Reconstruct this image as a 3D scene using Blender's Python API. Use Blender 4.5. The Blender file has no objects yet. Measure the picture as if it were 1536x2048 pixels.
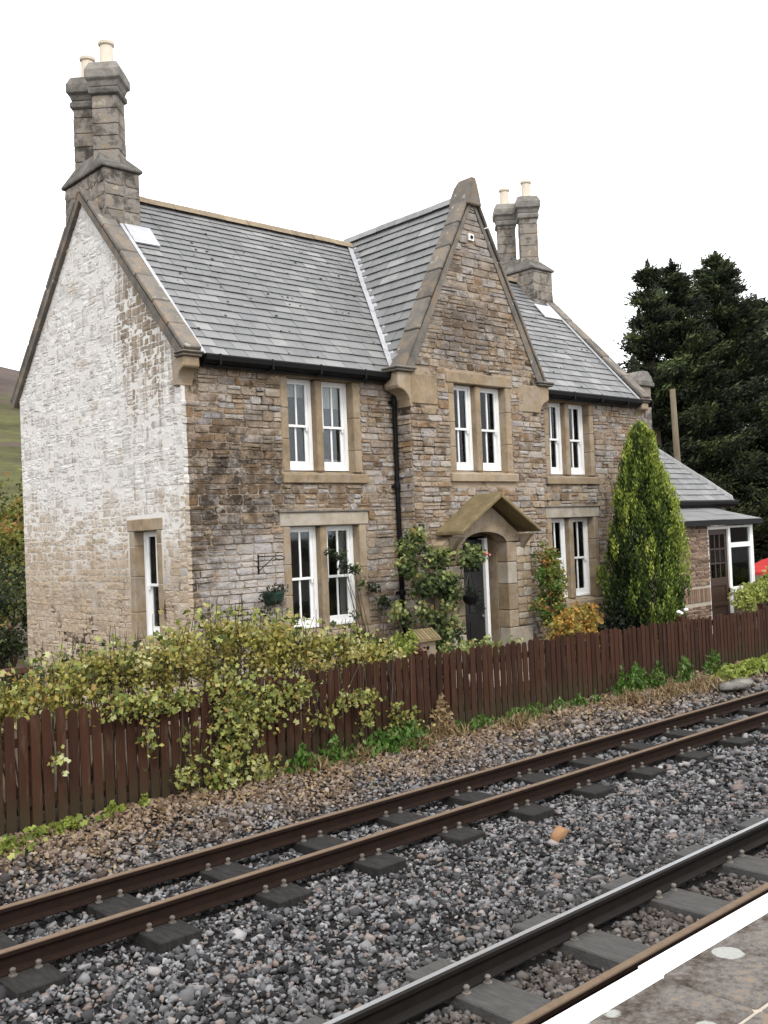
import bpy, math, random
import numpy as np
from mathutils import Vector, Matrix
random.seed(7); RNG = np.random.default_rng(7)
S = bpy.context.scene
# ------------------------------------------------------------ camera, world, sun, exposure
CAM_POS = Vector((0.0, 0.0, 2.55))
cam_d = bpy.data.cameras.new('camera'); cam = bpy.data.objects.new('camera', cam_d)
S.collection.objects.link(cam); S.camera = cam
RX = ((0.7374215, 0.0157971, -0.6752480), (-0.6741180, -0.0451369, -0.7372433), (-0.0421249, 0.9988559, -0.0226358))
cam.matrix_world = Matrix.Translation(CAM_POS) @ Matrix(RX).to_4x4()
cam_d.sensor_fit = 'VERTICAL'; cam_d.sensor_height = 36; cam_d.lens = 35.31
cam_d.clip_start = 0.05; cam_d.clip_end = 6000
S.render.resolution_x = 768; S.render.resolution_y = 1024
S.render.engine = 'CYCLES'
SUN_EL, SUN_AZ = 48, 205          # degrees; azimuth of the sun measured clockwise from +Y
w = bpy.data.worlds.new('World'); S.world = w; w.use_nodes = True
nt = w.node_tree; nt.nodes.clear()
sky = nt.nodes.new('ShaderNodeTexSky'); sky.sky_type = 'NISHITA'; sky.sun_disc = False
sky.sun_elevation = math.radians(SUN_EL); sky.sun_rotation = math.radians(SUN_AZ)
sky.air_density = 1.0; sky.dust_density = 4.0
hs = nt.nodes.new('ShaderNodeHueSaturation'); hs.inputs['Saturation'].default_value = 0.12
mx = nt.nodes.new('ShaderNodeMix'); mx.data_type = 'RGBA'; mx.inputs[0].default_value = 0.85
mx.inputs[7].default_value = (13.5, 13.7, 14.0, 1)      # the even grey-white cloud deck over the sky
bg = nt.nodes.new('ShaderNodeBackground'); bg.inputs['Strength'].default_value = 0.15
wo = nt.nodes.new('ShaderNodeOutputWorld')
nt.links.new(sky.outputs[0], hs.inputs['Color']); nt.links.new(hs.outputs[0], mx.inputs[6])
nt.links.new(mx.outputs[2], bg.inputs['Color']); nt.links.new(bg.outputs[0], wo.inputs[0])
sun_d = bpy.data.lights.new('sun', 'SUN'); sun_d.energy = 1.5; sun_d.angle = math.radians(11); sun_d.color = (1, .96, .9)
sun = bpy.data.objects.new('sun', sun_d); S.collection.objects.link(sun)
a, e = math.radians(SUN_AZ), math.radians(SUN_EL)
sd = Vector((math.sin(a) * math.cos(e), math.cos(a) * math.cos(e), math.sin(e)))
sun.rotation_euler = sd.to_track_quat('Z', 'Y').to_euler(); sun.location = (0, -10, 30)
S.view_settings.view_transform = 'Standard'; S.view_settings.look = 'None'
S.view_settings.exposure = 0.22; S.view_settings.gamma = 1.0; S.view_settings.use_curve_mapping = False
COL = S.collection

# ------------------------------------------------------------ node helper
class NT:
    def __init__(s, name):
        m = bpy.data.materials.new(name); m.use_nodes = True; s.m = m; s.t = m.node_tree
        s.p = s.t.nodes['Principled BSDF']
    def new(s, ty, **k):
        n = s.t.nodes.new(ty)
        for a, b in k.items(): setattr(n, a, b)
        return n
    def put(s, sock, v):
        if hasattr(v, 'is_output'): s.t.links.new(v, sock)
        elif isinstance(v, (tuple, list)) and sock.type == 'RGBA' and len(v) == 3: sock.default_value = (*v, 1)
        else: sock.default_value = v
    def math(s, op, a, b=0.0, clamp=False):
        n = s.new('ShaderNodeMath', operation=op); n.use_clamp = clamp
        s.put(n.inputs[0], a); s.put(n.inputs[1], b); return n.outputs[0]
    def mix(s, f, a, b, mode='MIX'):
        n = s.new('ShaderNodeMix', data_type='RGBA', blend_type=mode)
        s.put(n.inputs[0], f); s.put(n.inputs[6], a); s.put(n.inputs[7], b); return n.outputs[2]
    def pos(s):
        if not hasattr(s, '_p'): s._p = s.new('ShaderNodeNewGeometry').outputs['Position']
        return s._p
    def xyz(s):
        if not hasattr(s, '_x'):
            n = s.new('ShaderNodeSeparateXYZ'); s.put(n.inputs[0], s.pos()); s._x = n.outputs
        return s._x
    def rnd(s):
        if not hasattr(s, '_r'): s._r = s.new('ShaderNodeAttribute', attribute_name='rnd').outputs['Fac']
        return s._r
    def noise(s, scale, detail=4, rough=.55, sc=(1, 1, 1), off=(0, 0, 0), dist=0):
        mp = s.new('ShaderNodeMapping'); mp.inputs['Scale'].default_value = sc; mp.inputs['Location'].default_value = off
        s.put(mp.inputs[0], s.pos())
        n = s.new('ShaderNodeTexNoise'); n.inputs['Scale'].default_value = scale; n.inputs['Detail'].default_value = detail
        n.inputs['Roughness'].default_value = rough; n.inputs['Distortion'].default_value = dist
        s.put(n.inputs['Vector'], mp.outputs[0]); return n.outputs['Fac']
    def voro(s, scale, sc=(1, 1, 1), feature='F1'):
        mp = s.new('ShaderNodeMapping'); mp.inputs['Scale'].default_value = sc; s.put(mp.inputs[0], s.pos())
        n = s.new('ShaderNodeTexVoronoi', feature=feature); n.inputs['Scale'].default_value = scale
        s.put(n.inputs['Vector'], mp.outputs[0]); return n
    def ramp(s, f, stops, interp='LINEAR'):
        n = s.new('ShaderNodeValToRGB'); r = n.color_ramp; r.interpolation = interp
        while len(r.elements) < len(stops): r.elements.new(0.5)
        for el, (p, c) in zip(r.elements, stops):
            el.position = p; el.color = (*c, 1) if isinstance(c, (tuple, list)) else (c, c, c, 1)
        s.put(n.inputs[0], f); return n.outputs[0]
    def step(s, f, lo, hi): return s.ramp(f, [(lo, 0.0), (hi, 1.0)])
    def blob(s, ax, c, r):      # soft ellipse in world space: ax indices, centre, radii -> 1 inside
        tot = None
        for i, cc, rr in zip(ax, c, r):
            d = s.math('DIVIDE', s.math('SUBTRACT', s.xyz()[i], cc), rr); d = s.math('MULTIPLY', d, d)
            tot = d if tot is None else s.math('ADD', tot, d)
        return s.math('SUBTRACT', 1.0, tot, True)
    def bump(s, h, strength=.4, dist=.01):
        n = s.new('ShaderNodeBump'); n.inputs['Strength'].default_value = strength; n.inputs['Distance'].default_value = dist
        s.put(n.inputs['Height'], h); s.put(s.p.inputs['Normal'], n.outputs[0])
    def out(s, col, rough=.8, spec=.3, metal=0.0):
        s.put(s.p.inputs['Base Color'], col); s.put(s.p.inputs['Roughness'], rough)
        s.p.inputs['Specular IOR Level'].default_value = spec; s.p.inputs['Metallic'].default_value = metal
        return s.m
M = {}
def simple(name, c1, c2, scale=6, rough=.7, spec=.3, bump=.3, bscale=40, bdist=.004, rn=.35, metal=0.0, sc=(1, 1, 1)):
    n = NT(name); f = n.noise(scale, 5, .6, sc)
    f = n.math('ADD', n.math('MULTIPLY', f, 1.6 - rn), n.math('MULTIPLY', n.rnd(), rn)); f = n.math('SUBTRACT', f, .3, True)
    n.bump(n.noise(bscale, 4, .6, sc), bump, bdist)
    M[name] = n.out(n.mix(f, c1, c2), rough, spec, metal); return M[name]

# rubble stone: per-stone tint, then stains that have their own shapes on the walls
n = NT('rubble_stone')
base = n.ramp(n.rnd(), [(0, (.08, .05, .028)), (.12, (.30, .18, .085)), (.28, (.17, .125, .085)), (.42, (.38, .275, .165)), (.56, (.22, .195, .18)), (.68, (.42, .32, .21)), (.82, (.33, .315, .32)), (1, (.52, .47, .41))])
fine = n.noise(22, 6, .65); med = n.noise(5, 5, .6)
base = n.mix(n.step(fine, .35, .7), n.mix(.5, base, (.10, .072, .05)), base)
base = n.mix(n.math('MULTIPLY', n.step(med, .50, .66), .6), base, (.40, .385, .37))
sm1 = n.noise(3.1, 7, .75, off=(6, 3, 8)); base = n.mix(n.math('MULTIPLY', n.step(sm1, .45, .60), .6), base, n.mix(n.noise(8, 5, .7), (.20, .145, .10), (.54, .45, .36)))
base = n.mix(n.math('MULTIPLY', n.step(n.noise(6.5, 7, .8, off=(1, 9, 2)), .565, .64), n.math('SUBTRACT', .9, n.math('MULTIPLY', n.math('LESS_THAN', n.xyz()[0], 7.36), .6))), base, (.03, .022, .016))
big = n.noise(1.7, 6, .65, off=(3, 1, 2)); big2 = n.noise(4.5, 5, .7, off=(9, 2, 5))
X, Y, Z = n.xyz()
front = n.math('GREATER_THAN', X, 7.36)
# dark damp stain by the left corner of the front wall
def stain(bl, lo, hi):
    f = n.math('ADD', n.math('MULTIPLY', bl, .62), n.math('MULTIPLY', n.math('SUBTRACT', big2, .5), 1.5)); return n.step(f, lo, hi)
d1 = n.math('MAXIMUM', n.blob((0, 2), (7.95, 3.35), (1.5, 1.1)), n.blob((0, 2), (7.4, 2.4), (.8, 2.2)))
dark = n.math('MULTIPLY', n.math('MULTIPLY', stain(d1, -.05, .45), front), 1.0)
dark = n.math('MULTIPLY', dark, n.step(n.noise(5.5, 7, .8, off=(7, 7, 1)), .36, .54))
dark = n.math('MULTIPLY', dark, n.math('ADD', .6, n.math('MULTIPLY', n.rnd(), .4)))
base = n.mix(dark, base, (.036, .023, .014))
d2 = n.blob((0, 2), (12.6, 6.0), (1.6, .85)); base = n.mix(n.math('MULTIPLY', stain(d2, .2, .6), .6), base, (.085, .07, .062))
# pale lime bloom low on the front wall, grey weathering high on the bay
p1 = n.blob((0, 2), (8.35, 1.95), (1.15, 1.0)); base = n.mix(n.math('MULTIPLY', n.math('MULTIPLY', stain(p1, .15, .6), front), .62), base, (.47, .45, .44))
g1 = n.step(n.math('ADD', Z, n.math('MULTIPLY', big, 2.0)), .0, 1.0)
hi = n.math('MULTIPLY', n.math('SUBTRACT', n.math('ADD', n.math('MULTIPLY', Z, .5), big), 3.85, True), .75)
base = n.mix(n.math('MULTIPLY', hi, front), base, (.27, .265, .26))
# old limewash over the left gable, worn off low down and streaked under the coping
gab = n.math('SUBTRACT', 1.0, front)
wz = n.math('ADD', n.math('MULTIPLY', n.math('SUBTRACT', Z, 2.35), .5), n.math('MULTIPLY', n.math('SUBTRACT', big, .5), 1.8))
wash = n.step(n.math('ADD', wz, n.math('MULTIPLY', n.math('SUBTRACT', fine, .5), .9)), -.2, .65)
streak = n.noise(3.2, 6, .7, sc=(1, 2.4, .22), off=(2, 5, 1))
sm = n.math('SUBTRACT', 1.0, n.math('ABSOLUTE', n.math('DIVIDE', n.math('SUBTRACT', n.math('ADD', Y, n.math('MULTIPLY', Z, .0)), 12.95), 1.1)), True)
sz = n.math('MULTIPLY', n.step(n.math('MULTIPLY', n.math('SUBTRACT', Z, 3.6), .5), 0.0, 1.0), 1.0)
sm = n.math('MULTIPLY', sm, sz)
strk = n.step(n.math('ADD', n.math('MULTIPLY', sm, .62), n.math('MULTIPLY', n.math('SUBTRACT', streak, .5), 1.7)), .10, .46)
patch = n.step(n.noise(2.4, 6, .75, off=(4, 8, 3)), .54, .68)
wash = n.math('MULTIPLY', wash, n.math('SUBTRACT', 1.0, n.math('MULTIPLY', strk, .85)))
wash = n.math('MULTIPLY', wash, n.math('SUBTRACT', 1.0, n.math('MULTIPLY', patch, .75)))
wcol = n.mix(n.math('ADD', n.math('MULTIPLY', n.rnd(), .5), n.math('MULTIPLY', med, .5)), (.42, .415, .41), (.86, .85, .84))
base = n.mix(n.math('MULTIPLY', gab, .6), base, n.mix(n.noise(2.8, 6, .75, off=(8, 1, 1)), (.36, .25, .145), (.62, .53, .41)))
base = n.mix(n.math('MULTIPLY', n.math('MULTIPLY', wash, gab), .86), base, wcol)
base = n.mix(n.math('MULTIPLY', n.math('MULTIPLY', strk, gab), .62), base, n.mix(n.step(streak, .45, .6), (.21, .155, .10), (.085, .062, .045)))
hsv = n.new('ShaderNodeHueSaturation'); hsv.inputs['Saturation'].default_value = .95; n.put(hsv.inputs['Color'], base); base = hsv.outputs[0]
n.bump(n.math('ADD', n.noise(60, 5, .7), n.math('MULTIPLY', n.noise(18, 4, .6), 1.5)), .8, .016)
M['rubble'] = n.out(base, .92, .15)

n = NT('mortar'); X, Y, Z = n.xyz()
gab = n.math('LESS_THAN', X, 7.36)
c = n.mix(n.noise(9, 5, .7), (.15, .11, .08), (.48, .385, .285)); c = n.mix(n.step(n.noise(1.5, 6, .75, off=(5, 2, 4)), .5, .6), c, (.045, .035, .027))
wz = n.step(n.math('ADD', n.math('MULTIPLY', n.math('SUBTRACT', Z, 1.9), .55), n.noise(1.7, 6, .65, off=(3, 1, 2))), .3, 1.15)
c = n.mix(n.math('MULTIPLY', gab, wz), c, (.62, .60, .57))
n.bump(n.noise(45, 5, .7), .6, .01); M['mortar'] = n.out(c, .95, .1)

def dressed(name, a, b_, c_):
    n = NT(name); f = n.noise(4, 6, .7); c = n.mix(n.step(f, .3, .7), a, b_); c = n.mix(n.math('MULTIPLY', n.step(n.noise(2.6, 6, .75, off=(4, 4, 1)), .48, .64), .6), c, c_)
    c = n.mix(n.math('MULTIPLY', n.step(n.noise(5.5, 7, .8, sc=(1, 1, .6), off=(2, 7, 7)), .56, .68), .7), c, (.06, .046, .033))
    c = n.mix(.18, c, n.mix(n.rnd(), (.1, .08, .06), (.5, .42, .32))); n.bump(n.noise(35, 6, .7), .6, .009); M[name] = n.out(c, .9, .15)
dressed('dressed_stone', (.16, .115, .068), (.36, .27, .17), (.31, .28, .25))
dressed('pale_dressed_stone', (.27, .23, .17), (.47, .41, .33), (.42, .41, .39))
simple('grey_stone', (.035, .033, .03), (.30, .28, .25), 5, .9, .15, .8, 22, .02)
n = NT('coping_stone'); f = n.noise(3.5, 6, .7)
c = n.ramp(f, [(.3, (.065, .06, .055)), (.45, (.135, .12, .105)), (.54, (.17, .15, .125)), (.58, (.26, .17, .10)), (.63, (.17, .165, .155)), (.75, (.27, .265, .25))])
l = n.step(n.noise(9, 3, .5, off=(5, 5, 5)), .66, .70); c = n.mix(n.math('MULTIPLY', l, .6), c, (.5, .5, .46))
c = n.mix(.3, c, n.mix(n.rnd(), (.07, .066, .06), (.25, .235, .21)))
n.bump(n.noise(30, 5, .7), .7, .012); M['coping'] = n.out(c, .92, .15)
n = NT('chimney_stone'); f = n.noise(4.5, 6, .7)
c = n.ramp(f, [(.36, (.04, .036, .033)), (.45, (.12, .105, .09)), (.52, (.25, .235, .22)), (.6, (.25, .19, .13)), (.7, (.45, .42, .38))])
c = n.mix(.3, c, n.mix(n.rnd(), (.05, .045, .04), (.36, .31, .25)))
n.bump(n.noise(28, 5, .7), .8, .015); M['chimney'] = n.out(c, .92, .15)
n = NT('slate'); c = n.ramp(n.rnd(), [(0, (.14, .142, .145)), (.5, (.175, .175, .172)), (.88, (.22, .22, .216)), (1, (.31, .31, .30))])
c = n.mix(n.math('MULTIPLY', n.noise(2.2, 5, .6), .8), c, (.17, .17, .172)); c = n.mix(n.math('MULTIPLY', n.step(n.noise(14, 4, .7), .60, .74), .5), c, (.38, .38, .35)); c = n.mix(n.math('MULTIPLY', n.step(n.noise(1.3, 6, .7, off=(3, 3, 3)), .5, .68), .5), c, (.10, .10, .10))
sp = n.voro(1.9); c2 = n.step(n.math('ADD', sp.outputs['Distance'], n.math('MULTIPLY', n.noise(30, 3, .5), .04)), .065, .085); c = n.mix(c2, (.05, .05, .045), c)
n.bump(n.noise(50, 4, .6), .35, .004); M['slate'] = n.out(c, .6, .35)
simple('underlay', (.03, .03, .03), (.06, .06, .06))
simple('ridge_tile', (.13, .10, .07), (.34, .27, .18), 7, .85, .2, .5)
simple('rust_stone', (.14, .075, .04), (.33, .18, .09), 30)
simple('roof_moss', (.02, .02, .014), (.06, .06, .04), 30, .95)
simple('lead', (.30, .305, .32), (.58, .58, .60), 9, .55, .3, .5, 12, .02)
simple('grey_ridge_tile', (.17, .17, .17), (.33, .33, .33), 7, .8, .2, .4)
simple('white_paint', (.72, .72, .71), (.84, .84, .83), 9, .4, .45, .05)
simple('black_iron', (.004, .004, .004), (.010, .010, .011), 9, .55, .15, .1)
simple('door_paint', (.008, .008, .009), (.018, .018, .018), 9, .35, .4, .1)
simple('brown_door', (.03, .016, .011), (.055, .03, .02), 7, .5, .3, .1)
simple('curtain', (.42, .40, .38), (.68, .66, .63), 12, .9, .1, .3, 20, .01, sc=(4, 4, .3))
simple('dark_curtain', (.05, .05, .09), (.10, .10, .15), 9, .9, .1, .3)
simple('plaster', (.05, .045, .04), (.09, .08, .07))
simple('pot_clay', (.55, .47, .37), (.70, .63, .53), 6, .8, .2, .2)
simple('moss_slab', (.10, .082, .042), (.27, .205, .115), 5, .95, .1, .9, 26, .02)
n = NT('fence_wood'); X, Y, Z = n.xyz(); f = n.math('ADD', n.math('MULTIPLY', n.noise(5, 6, .7, (7, 7, .5)), .8), n.math('MULTIPLY', n.new('ShaderNodeObjectInfo').outputs['Random'], .26))
c = n.mix(n.math('ADD', n.math('MULTIPLY', f, .9), n.math('MULTIPLY', n.rnd(), .35)), (.005, .003, .0022), (.058, .024, .0135)); c = n.mix(n.math('MULTIPLY', n.step(n.noise(3, 6, .75, (5, 5, .8), off=(3, 1, 1)), .55, .68), .6), c, (.085, .052, .035))
al = n.math('MULTIPLY', n.step(n.math('SUBTRACT', .42, n.math('ADD', Z, n.math('MULTIPLY', n.math('SUBTRACT', f, .5), .5))), 0.0, .3), .5); c = n.mix(al, c, (.035, .036, .018))
n.bump(n.noise(40, 5, .7, (6, 6, .5)), .7, .004); M['fence_wood'] = n.out(c, .85, .15)
simple('old_wood', (.09, .075, .05), (.24, .20, .14), 6, .9, .1, .7, 30, .01, sc=(4, 4, .4))
simple('reddish_wood', (.06, .03, .02), (.12, .06, .045), 6, .8, .2, .4, sc=(1, 1, 3))
simple('bark', (.035, .027, .02), (.11, .085, .06), 9, .95, .1, .9, 30, .02, sc=(2, 2, .4))
simple('soil', (.035, .026, .018), (.085, .065, .045), 3, .95, .1, .9, 20, .02)
simple('sleeper_wood', (.008, .0075, .0075), (.05, .047, .044), 9, .9, .15, 1, 38, .008, .5, sc=(4, 1, 1))
simple('pale_sleeper_wood', (.05, .048, .045), (.125, .12, .114), 9, .9, .15, 1, 38, .008, .5, sc=(4, 1, 1))
simple('brass_bolt', (.06, .05, .04), (.26, .235, .21), 20, .6, .3, .2, 60, .003, .5, .1)
simple('white_line_paint', (.74, .74, .74), (.84, .84, .84), 6, .6, .3, .3, 60, .003)
simple('red_canvas', (.36, .03, .03), (.52, .05, .05), 3, .7, .2, .1)
simple('red_flower', (.40, .12, .10), (.7, .28, .24), 9)
simple('green_basket', (.006, .02, .012), (.02, .045, .03), 9, .6)
simple('tan_mortar_brick', (.10, .065, .05), (.27, .185, .13), 10, .92, .1, .5, 40, .008, .9)
simple('pale_mortar', (.32, .28, .22), (.46, .41, .34), 8, .95, .1, .4, 40, .006)
n = NT('rail_rust'); X, Y, Z = n.xyz()
c = n.mix(n.noise(9, 5, .7), (.006, .004, .003), (.026, .013, .0085))
top = n.step(n.math('MULTIPLY', n.math('ADD', Z, .2), 4), .775, .795)
c = n.mix(top, c, n.mix(n.noise(14, 4, .7), (.10, .068, .046), (.20, .145, .10)))
n.bump(n.noise(60, 4, .7), .5, .003); M['rail_rust'] = n.out(c, .85, .12)
n = NT('rail_running'); c = n.mix(n.noise(9, 5, .7), (.006, .005, .0045), (.02, .016, .014))
n.bump(n.noise(60, 4, .7), .4, .003); M['rail_dark'] = n.out(c, .7, .15)
n = NT('rail_polish'); M['rail_polish'] = n.out(n.mix(n.noise(30, 3, .6, sc=(.1, 1, 1)), (.38, .38, .385), (.6, .6, .61)), .38, .5, .9)
n = NT('ballast'); X, Y, Z = n.xyz()
c = n.ramp(n.rnd(), [(0, (.008, .008, .009)), (.25, (.03, .03, .032)), (.5, (.085, .083, .086)), (.66, (.125, .123, .127)), (.735, (.155, .112, .092)), (.77, (.165, .163, .167)), (.93, (.20, .197, .20)), (.96, (.18, .135, .11)), (1, (.30, .295, .295))])
ff = n.step(n.math('ADD', n.math('MULTIPLY', n.math('SUBTRACT', Y, 7.2), .6), n.math('MULTIPLY', n.math('SUBTRACT', n.noise(1.4, 5, .7), .5), 2.2)), .25, 1.0)
c = n.mix(n.math('MULTIPLY', ff, .6), c, n.mix(n.rnd(), (.13, .075, .04), (.30, .20, .12)))
dd = n.math('MULTIPLY', n.step(n.math('SUBTRACT', .75, n.math('ABSOLUTE', n.math('SUBTRACT', Y, 4.35))), 0.0, .4), n.step(n.noise(2.2, 4, .6), .3, .6))
c = n.mix(n.math('MULTIPLY', dd, .45), c, (.075, .07, .066))      # brake dust and oil along the running rail
c = n.mix(n.math('MULTIPLY', n.math('LESS_THAN', Y, 4.1), .42), c, (.085, .062, .045))
n.bump(n.noise(70, 3, .6), .4, .004); M['ballast'] = n.out(c, .85, .25)
simple('ballast_bed', (.008, .0075, .007), (.03, .028, .026), 30, .95, .1, 1, 60, .03)
n = NT('platform_stone'); f = n.math('ADD', n.math('MULTIPLY', n.noise(5, 7, .75), .6), n.math('MULTIPLY', n.noise(38, 6, .75, off=(2, 2, 2)), .4))
c = n.ramp(f, [(.38, (.03, .024, .02)), (.46, (.085, .068, .055)), (.53, (.13, .12, .113)), (.6, (.19, .145, .10))])
v = n.voro(4.2); e_ = n.math('ADD', v.outputs['Distance'], n.math('MULTIPLY', n.noise(14, 4, .6), .16))
c = n.mix(n.ramp(e_, [(.31, 1.0), (.335, 0.0)]), c, n.mix(n.noise(60, 3, .5), (.22, .22, .205), (.36, .36, .33)))
n.bump(n.math('ADD', f, n.noise(50, 5, .7)), .6, .008); M['platform'] = n.out(c, .9, .2)
n = NT('hill_grass'); X, Y, Z = n.xyz()
f = n.step(n.noise(.035, 8, .8, sc=(1, 1, 3)), .35, .65); g = n.mix(f, (.025, .024, .012), (.105, .105, .038))
g = n.mix(n.step(n.noise(.09, 5, .7, off=(7, 0, 0)), .55, .62), g, (.08, .055, .05))
m_ = n.step(n.math('ADD', n.math('MULTIPLY', n.math('SUBTRACT', Z, 52), .05), n.noise(.03, 4, .6)), .3, .7)
M['hill'] = n.out(n.mix(m_, g, n.mix(f, (.05, .036, .031), (.10, .075, .065))), .95, .1)
def leafmat(name, stops, rough=.55, trans=.25):
    n = NT(name); c = n.ramp(n.rnd(), stops); c = n.mix(n.math('MULTIPLY', n.noise(25, 3, .6), .35), c, stops[0][1])
    n.put(n.p.inputs['Base Color'], c); n.p.inputs['Roughness'].default_value = rough; n.p.inputs['Specular IOR Level'].default_value = .3
    tr = n.new('ShaderNodeBsdfTranslucent'); n.put(tr.inputs['Color'], c)
    ms = n.new('ShaderNodeMixShader'); ms.inputs[0].default_value = trans
    n.t.links.new(n.p.outputs[0], ms.inputs[1]); n.t.links.new(tr.outputs[0], ms.inputs[2])
    o = [x for x in n.t.nodes if x.type == 'OUTPUT_MATERIAL'][0]; n.t.links.new(ms.outputs[0], o.inputs[0]); M[name] = n.m
leafmat('hedge_leaf', [(0, (.02, .028, .008)), (.2, (.10, .10, .02)), (.5, (.34, .31, .065)), (.78, (.44, .38, .10)), (.86, (.32, .15, .04)), (.9, (.44, .40, .13)), (1, (.50, .47, .24))])
leafmat('ivy_leaf', [(0, (.022, .036, .01)), (.3, (.11, .14, .03)), (.62, (.34, .36, .09)), (.84, (.42, .43, .16)), (.88, (.36, .2, .06)), (.91, (.42, .40, .14)), (1, (.50, .50, .26))])
leafmat('rose_leaf', [(0, (.014, .022, .009)), (.35, (.05, .075, .025)), (.65, (.14, .18, .06)), (.86, (.32, .37, .10)), (.9, (.30, .14, .05)), (.93, (.34, .38, .12)), (1, (.42, .44, .18))])
leafmat('dark_leaf', [(0, (.008, .012, .007)), (.6, (.02, .028, .016)), (1, (.05, .06, .03))])
leafmat('autumn_leaf', [(0, (.05, .09, .02)), (.35, (.11, .20, .03)), (.6, (.26, .22, .05)), (.8, (.36, .22, .05)), (1, (.30, .10, .04))])
leafmat('golden_leaf', [(0, (.16, .13, .03)), (.5, (.38, .30, .06)), (1, (.45, .22, .05))])
leafmat('lime_leaf', [(0, (.07, .10, .015)), (.5, (.24, .29, .05)), (1, (.40, .42, .12))])
leafmat('grass_leaf', [(0, (.03, .06, .012)), (.5, (.07, .15, .02)), (.8, (.12, .22, .04)), (1, (.30, .26, .12))])
leafmat('dry_leaf', [(0, (.16, .09, .04)), (.5, (.32, .23, .12)), (1, (.42, .34, .2))])
leafmat('red_leaf', [(0, (.05, .01, .01)), (1, (.16, .03, .03))])
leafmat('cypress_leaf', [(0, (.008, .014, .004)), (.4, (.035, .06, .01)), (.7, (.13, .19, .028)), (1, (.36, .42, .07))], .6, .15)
leafmat('conifer_leaf', [(0, (.004, .006, .004)), (.4, (.014, .019, .010)), (.7, (.05, .065, .026)), (1, (.15, .19, .07))], .7, .1)
leafmat('bank_leaf', [(0, (.02, .03, .01)), (.4, (.10, .12, .02)), (.8, (.28, .28, .06)), (1, (.36, .17, .05))])
# window glass
n = NT('window_glass'); gl = n.new('ShaderNodeBsdfGlossy'); gl.inputs['Roughness'].default_value = .03
gl.inputs['Color'].default_value = (.8, .83, .88, 1)
tp = n.new('ShaderNodeBsdfTransparent'); tp.inputs['Color'].default_value = (.85, .87, .86, 1)
fr = n.new('ShaderNodeFresnel'); fr.inputs['IOR'].default_value = 1.4
ms = n.new('ShaderNodeMixShader'); n.t.links.new(fr.outputs[0], ms.inputs[0]); n.t.links.new(tp.outputs[0], ms.inputs[1]); n.t.links.new(gl.outputs[0], ms.inputs[2])
o = [x for x in n.t.nodes if x.type == 'OUTPUT_MATERIAL'][0]; n.t.links.new(ms.outputs[0], o.inputs[0]); M['glass'] = n.m

# ------------------------------------------------------------ mesh helpers
class B:
    def __init__(s): s.v = []; s.f = []; s.r = []
    def add(s, vs, fs, r=None):
        k = len(s.v); s.v += [tuple(p) for p in vs]
        if r is None: r = random.random()
        for f in fs: s.f.append(tuple(i + k for i in f)); s.r.append(r)
        return s
    def box(s, x0, x1, y0, y1, z0, z1, r=None, j=0):
        q = lambda: random.uniform(-j, j) if j else 0
        vs = [(x + q(), y + q(), z + q()) for z in (z0, z1) for y in (y0, y1) for x in (x0, x1)]
        return s.add(vs, [(0, 2, 3, 1), (4, 5, 7, 6), (0, 1, 5, 4), (2, 6, 7, 3), (0, 4, 6, 2), (1, 3, 7, 5)], r)
    def prism(s, pts, d, r=None):       # polygon (3d points) extruded by vector d
        n = len(pts); vs = list(pts) + [tuple(a + b for a, b in zip(p, d)) for p in pts]
        return s.add(vs, [tuple(range(n))[::-1], tuple(range(n, 2 * n))] + [(i, (i + 1) % n, (i + 1) % n + n, i + n) for i in range(n)], r)
    def lathe(s, c, prof, seg=14, r=None, capped=True):
        vs = []; fs = []
        for rr, z in prof:
            for i in range(seg):
                t = 2 * math.pi * i / seg; vs.append((c[0] + rr * math.cos(t), c[1] + rr * math.sin(t), c[2] + z))
        for k in range(len(prof) - 1):
            for i in range(seg):
                a, b = k * seg + i, k * seg + (i + 1) % seg; fs.append((a, b, b + seg, a + seg))
        if capped: fs.append(tuple(range(seg))[::-1]); fs.append(tuple(range((len(prof) - 1) * seg, len(prof) * seg)))
        return s.add(vs, fs, r)
    def tube(s, pts, rad, seg=6, r=None):
        pts = [Vector(p) for p in pts]; vs = []; fs = []
        rads = rad if isinstance(rad, (list, tuple)) else [rad] * len(pts)
        for k, p in enumerate(pts):
            d = (pts[min(k + 1, len(pts) - 1)] - pts[max(k - 1, 0)]).normalized()
            a = d.orthogonal().normalized() if k == 0 else (a - d * a.dot(d)).normalized()
            b = d.cross(a)
            for i in range(seg):
                t = 2 * math.pi * i / seg; vs.append(p + (a * math.cos(t) + b * math.sin(t)) * rads[k])
        for k in range(len(pts) - 1):
            for i in range(seg):
                u, w_ = k * seg + i, k * seg + (i + 1) % seg; fs.append((u, w_, w_ + seg, u + seg))
        fs.append(tuple(range(seg))[::-1]); fs.append(tuple(range((len(pts) - 1) * seg, len(pts) * seg)))
        return s.add(vs, fs, r)
    def strips(s, secs, r=None, cap=True):   # loft of equal-length sections
        n = len(secs[0]); vs = [p for q in secs for p in q]; fs = []
        for k in range(len(secs) - 1):
            for i in range(n):
                a, b = k * n + i, k * n + (i + 1) % n; fs.append((a, b, b + n, a + n))
        if cap: fs.append(tuple(range(n))[::-1]); fs.append(tuple(range((len(secs) - 1) * n, len(secs) * n)))
        return s.add(vs, fs, r)
def origin_of(p):
    o = Vector((0, 0, 0))
    while p: o += p.location; p = p.parent
    return o
def link(o, parent=None):
    COL.objects.link(o)
    if parent: o.parent = parent
    return o
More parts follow.
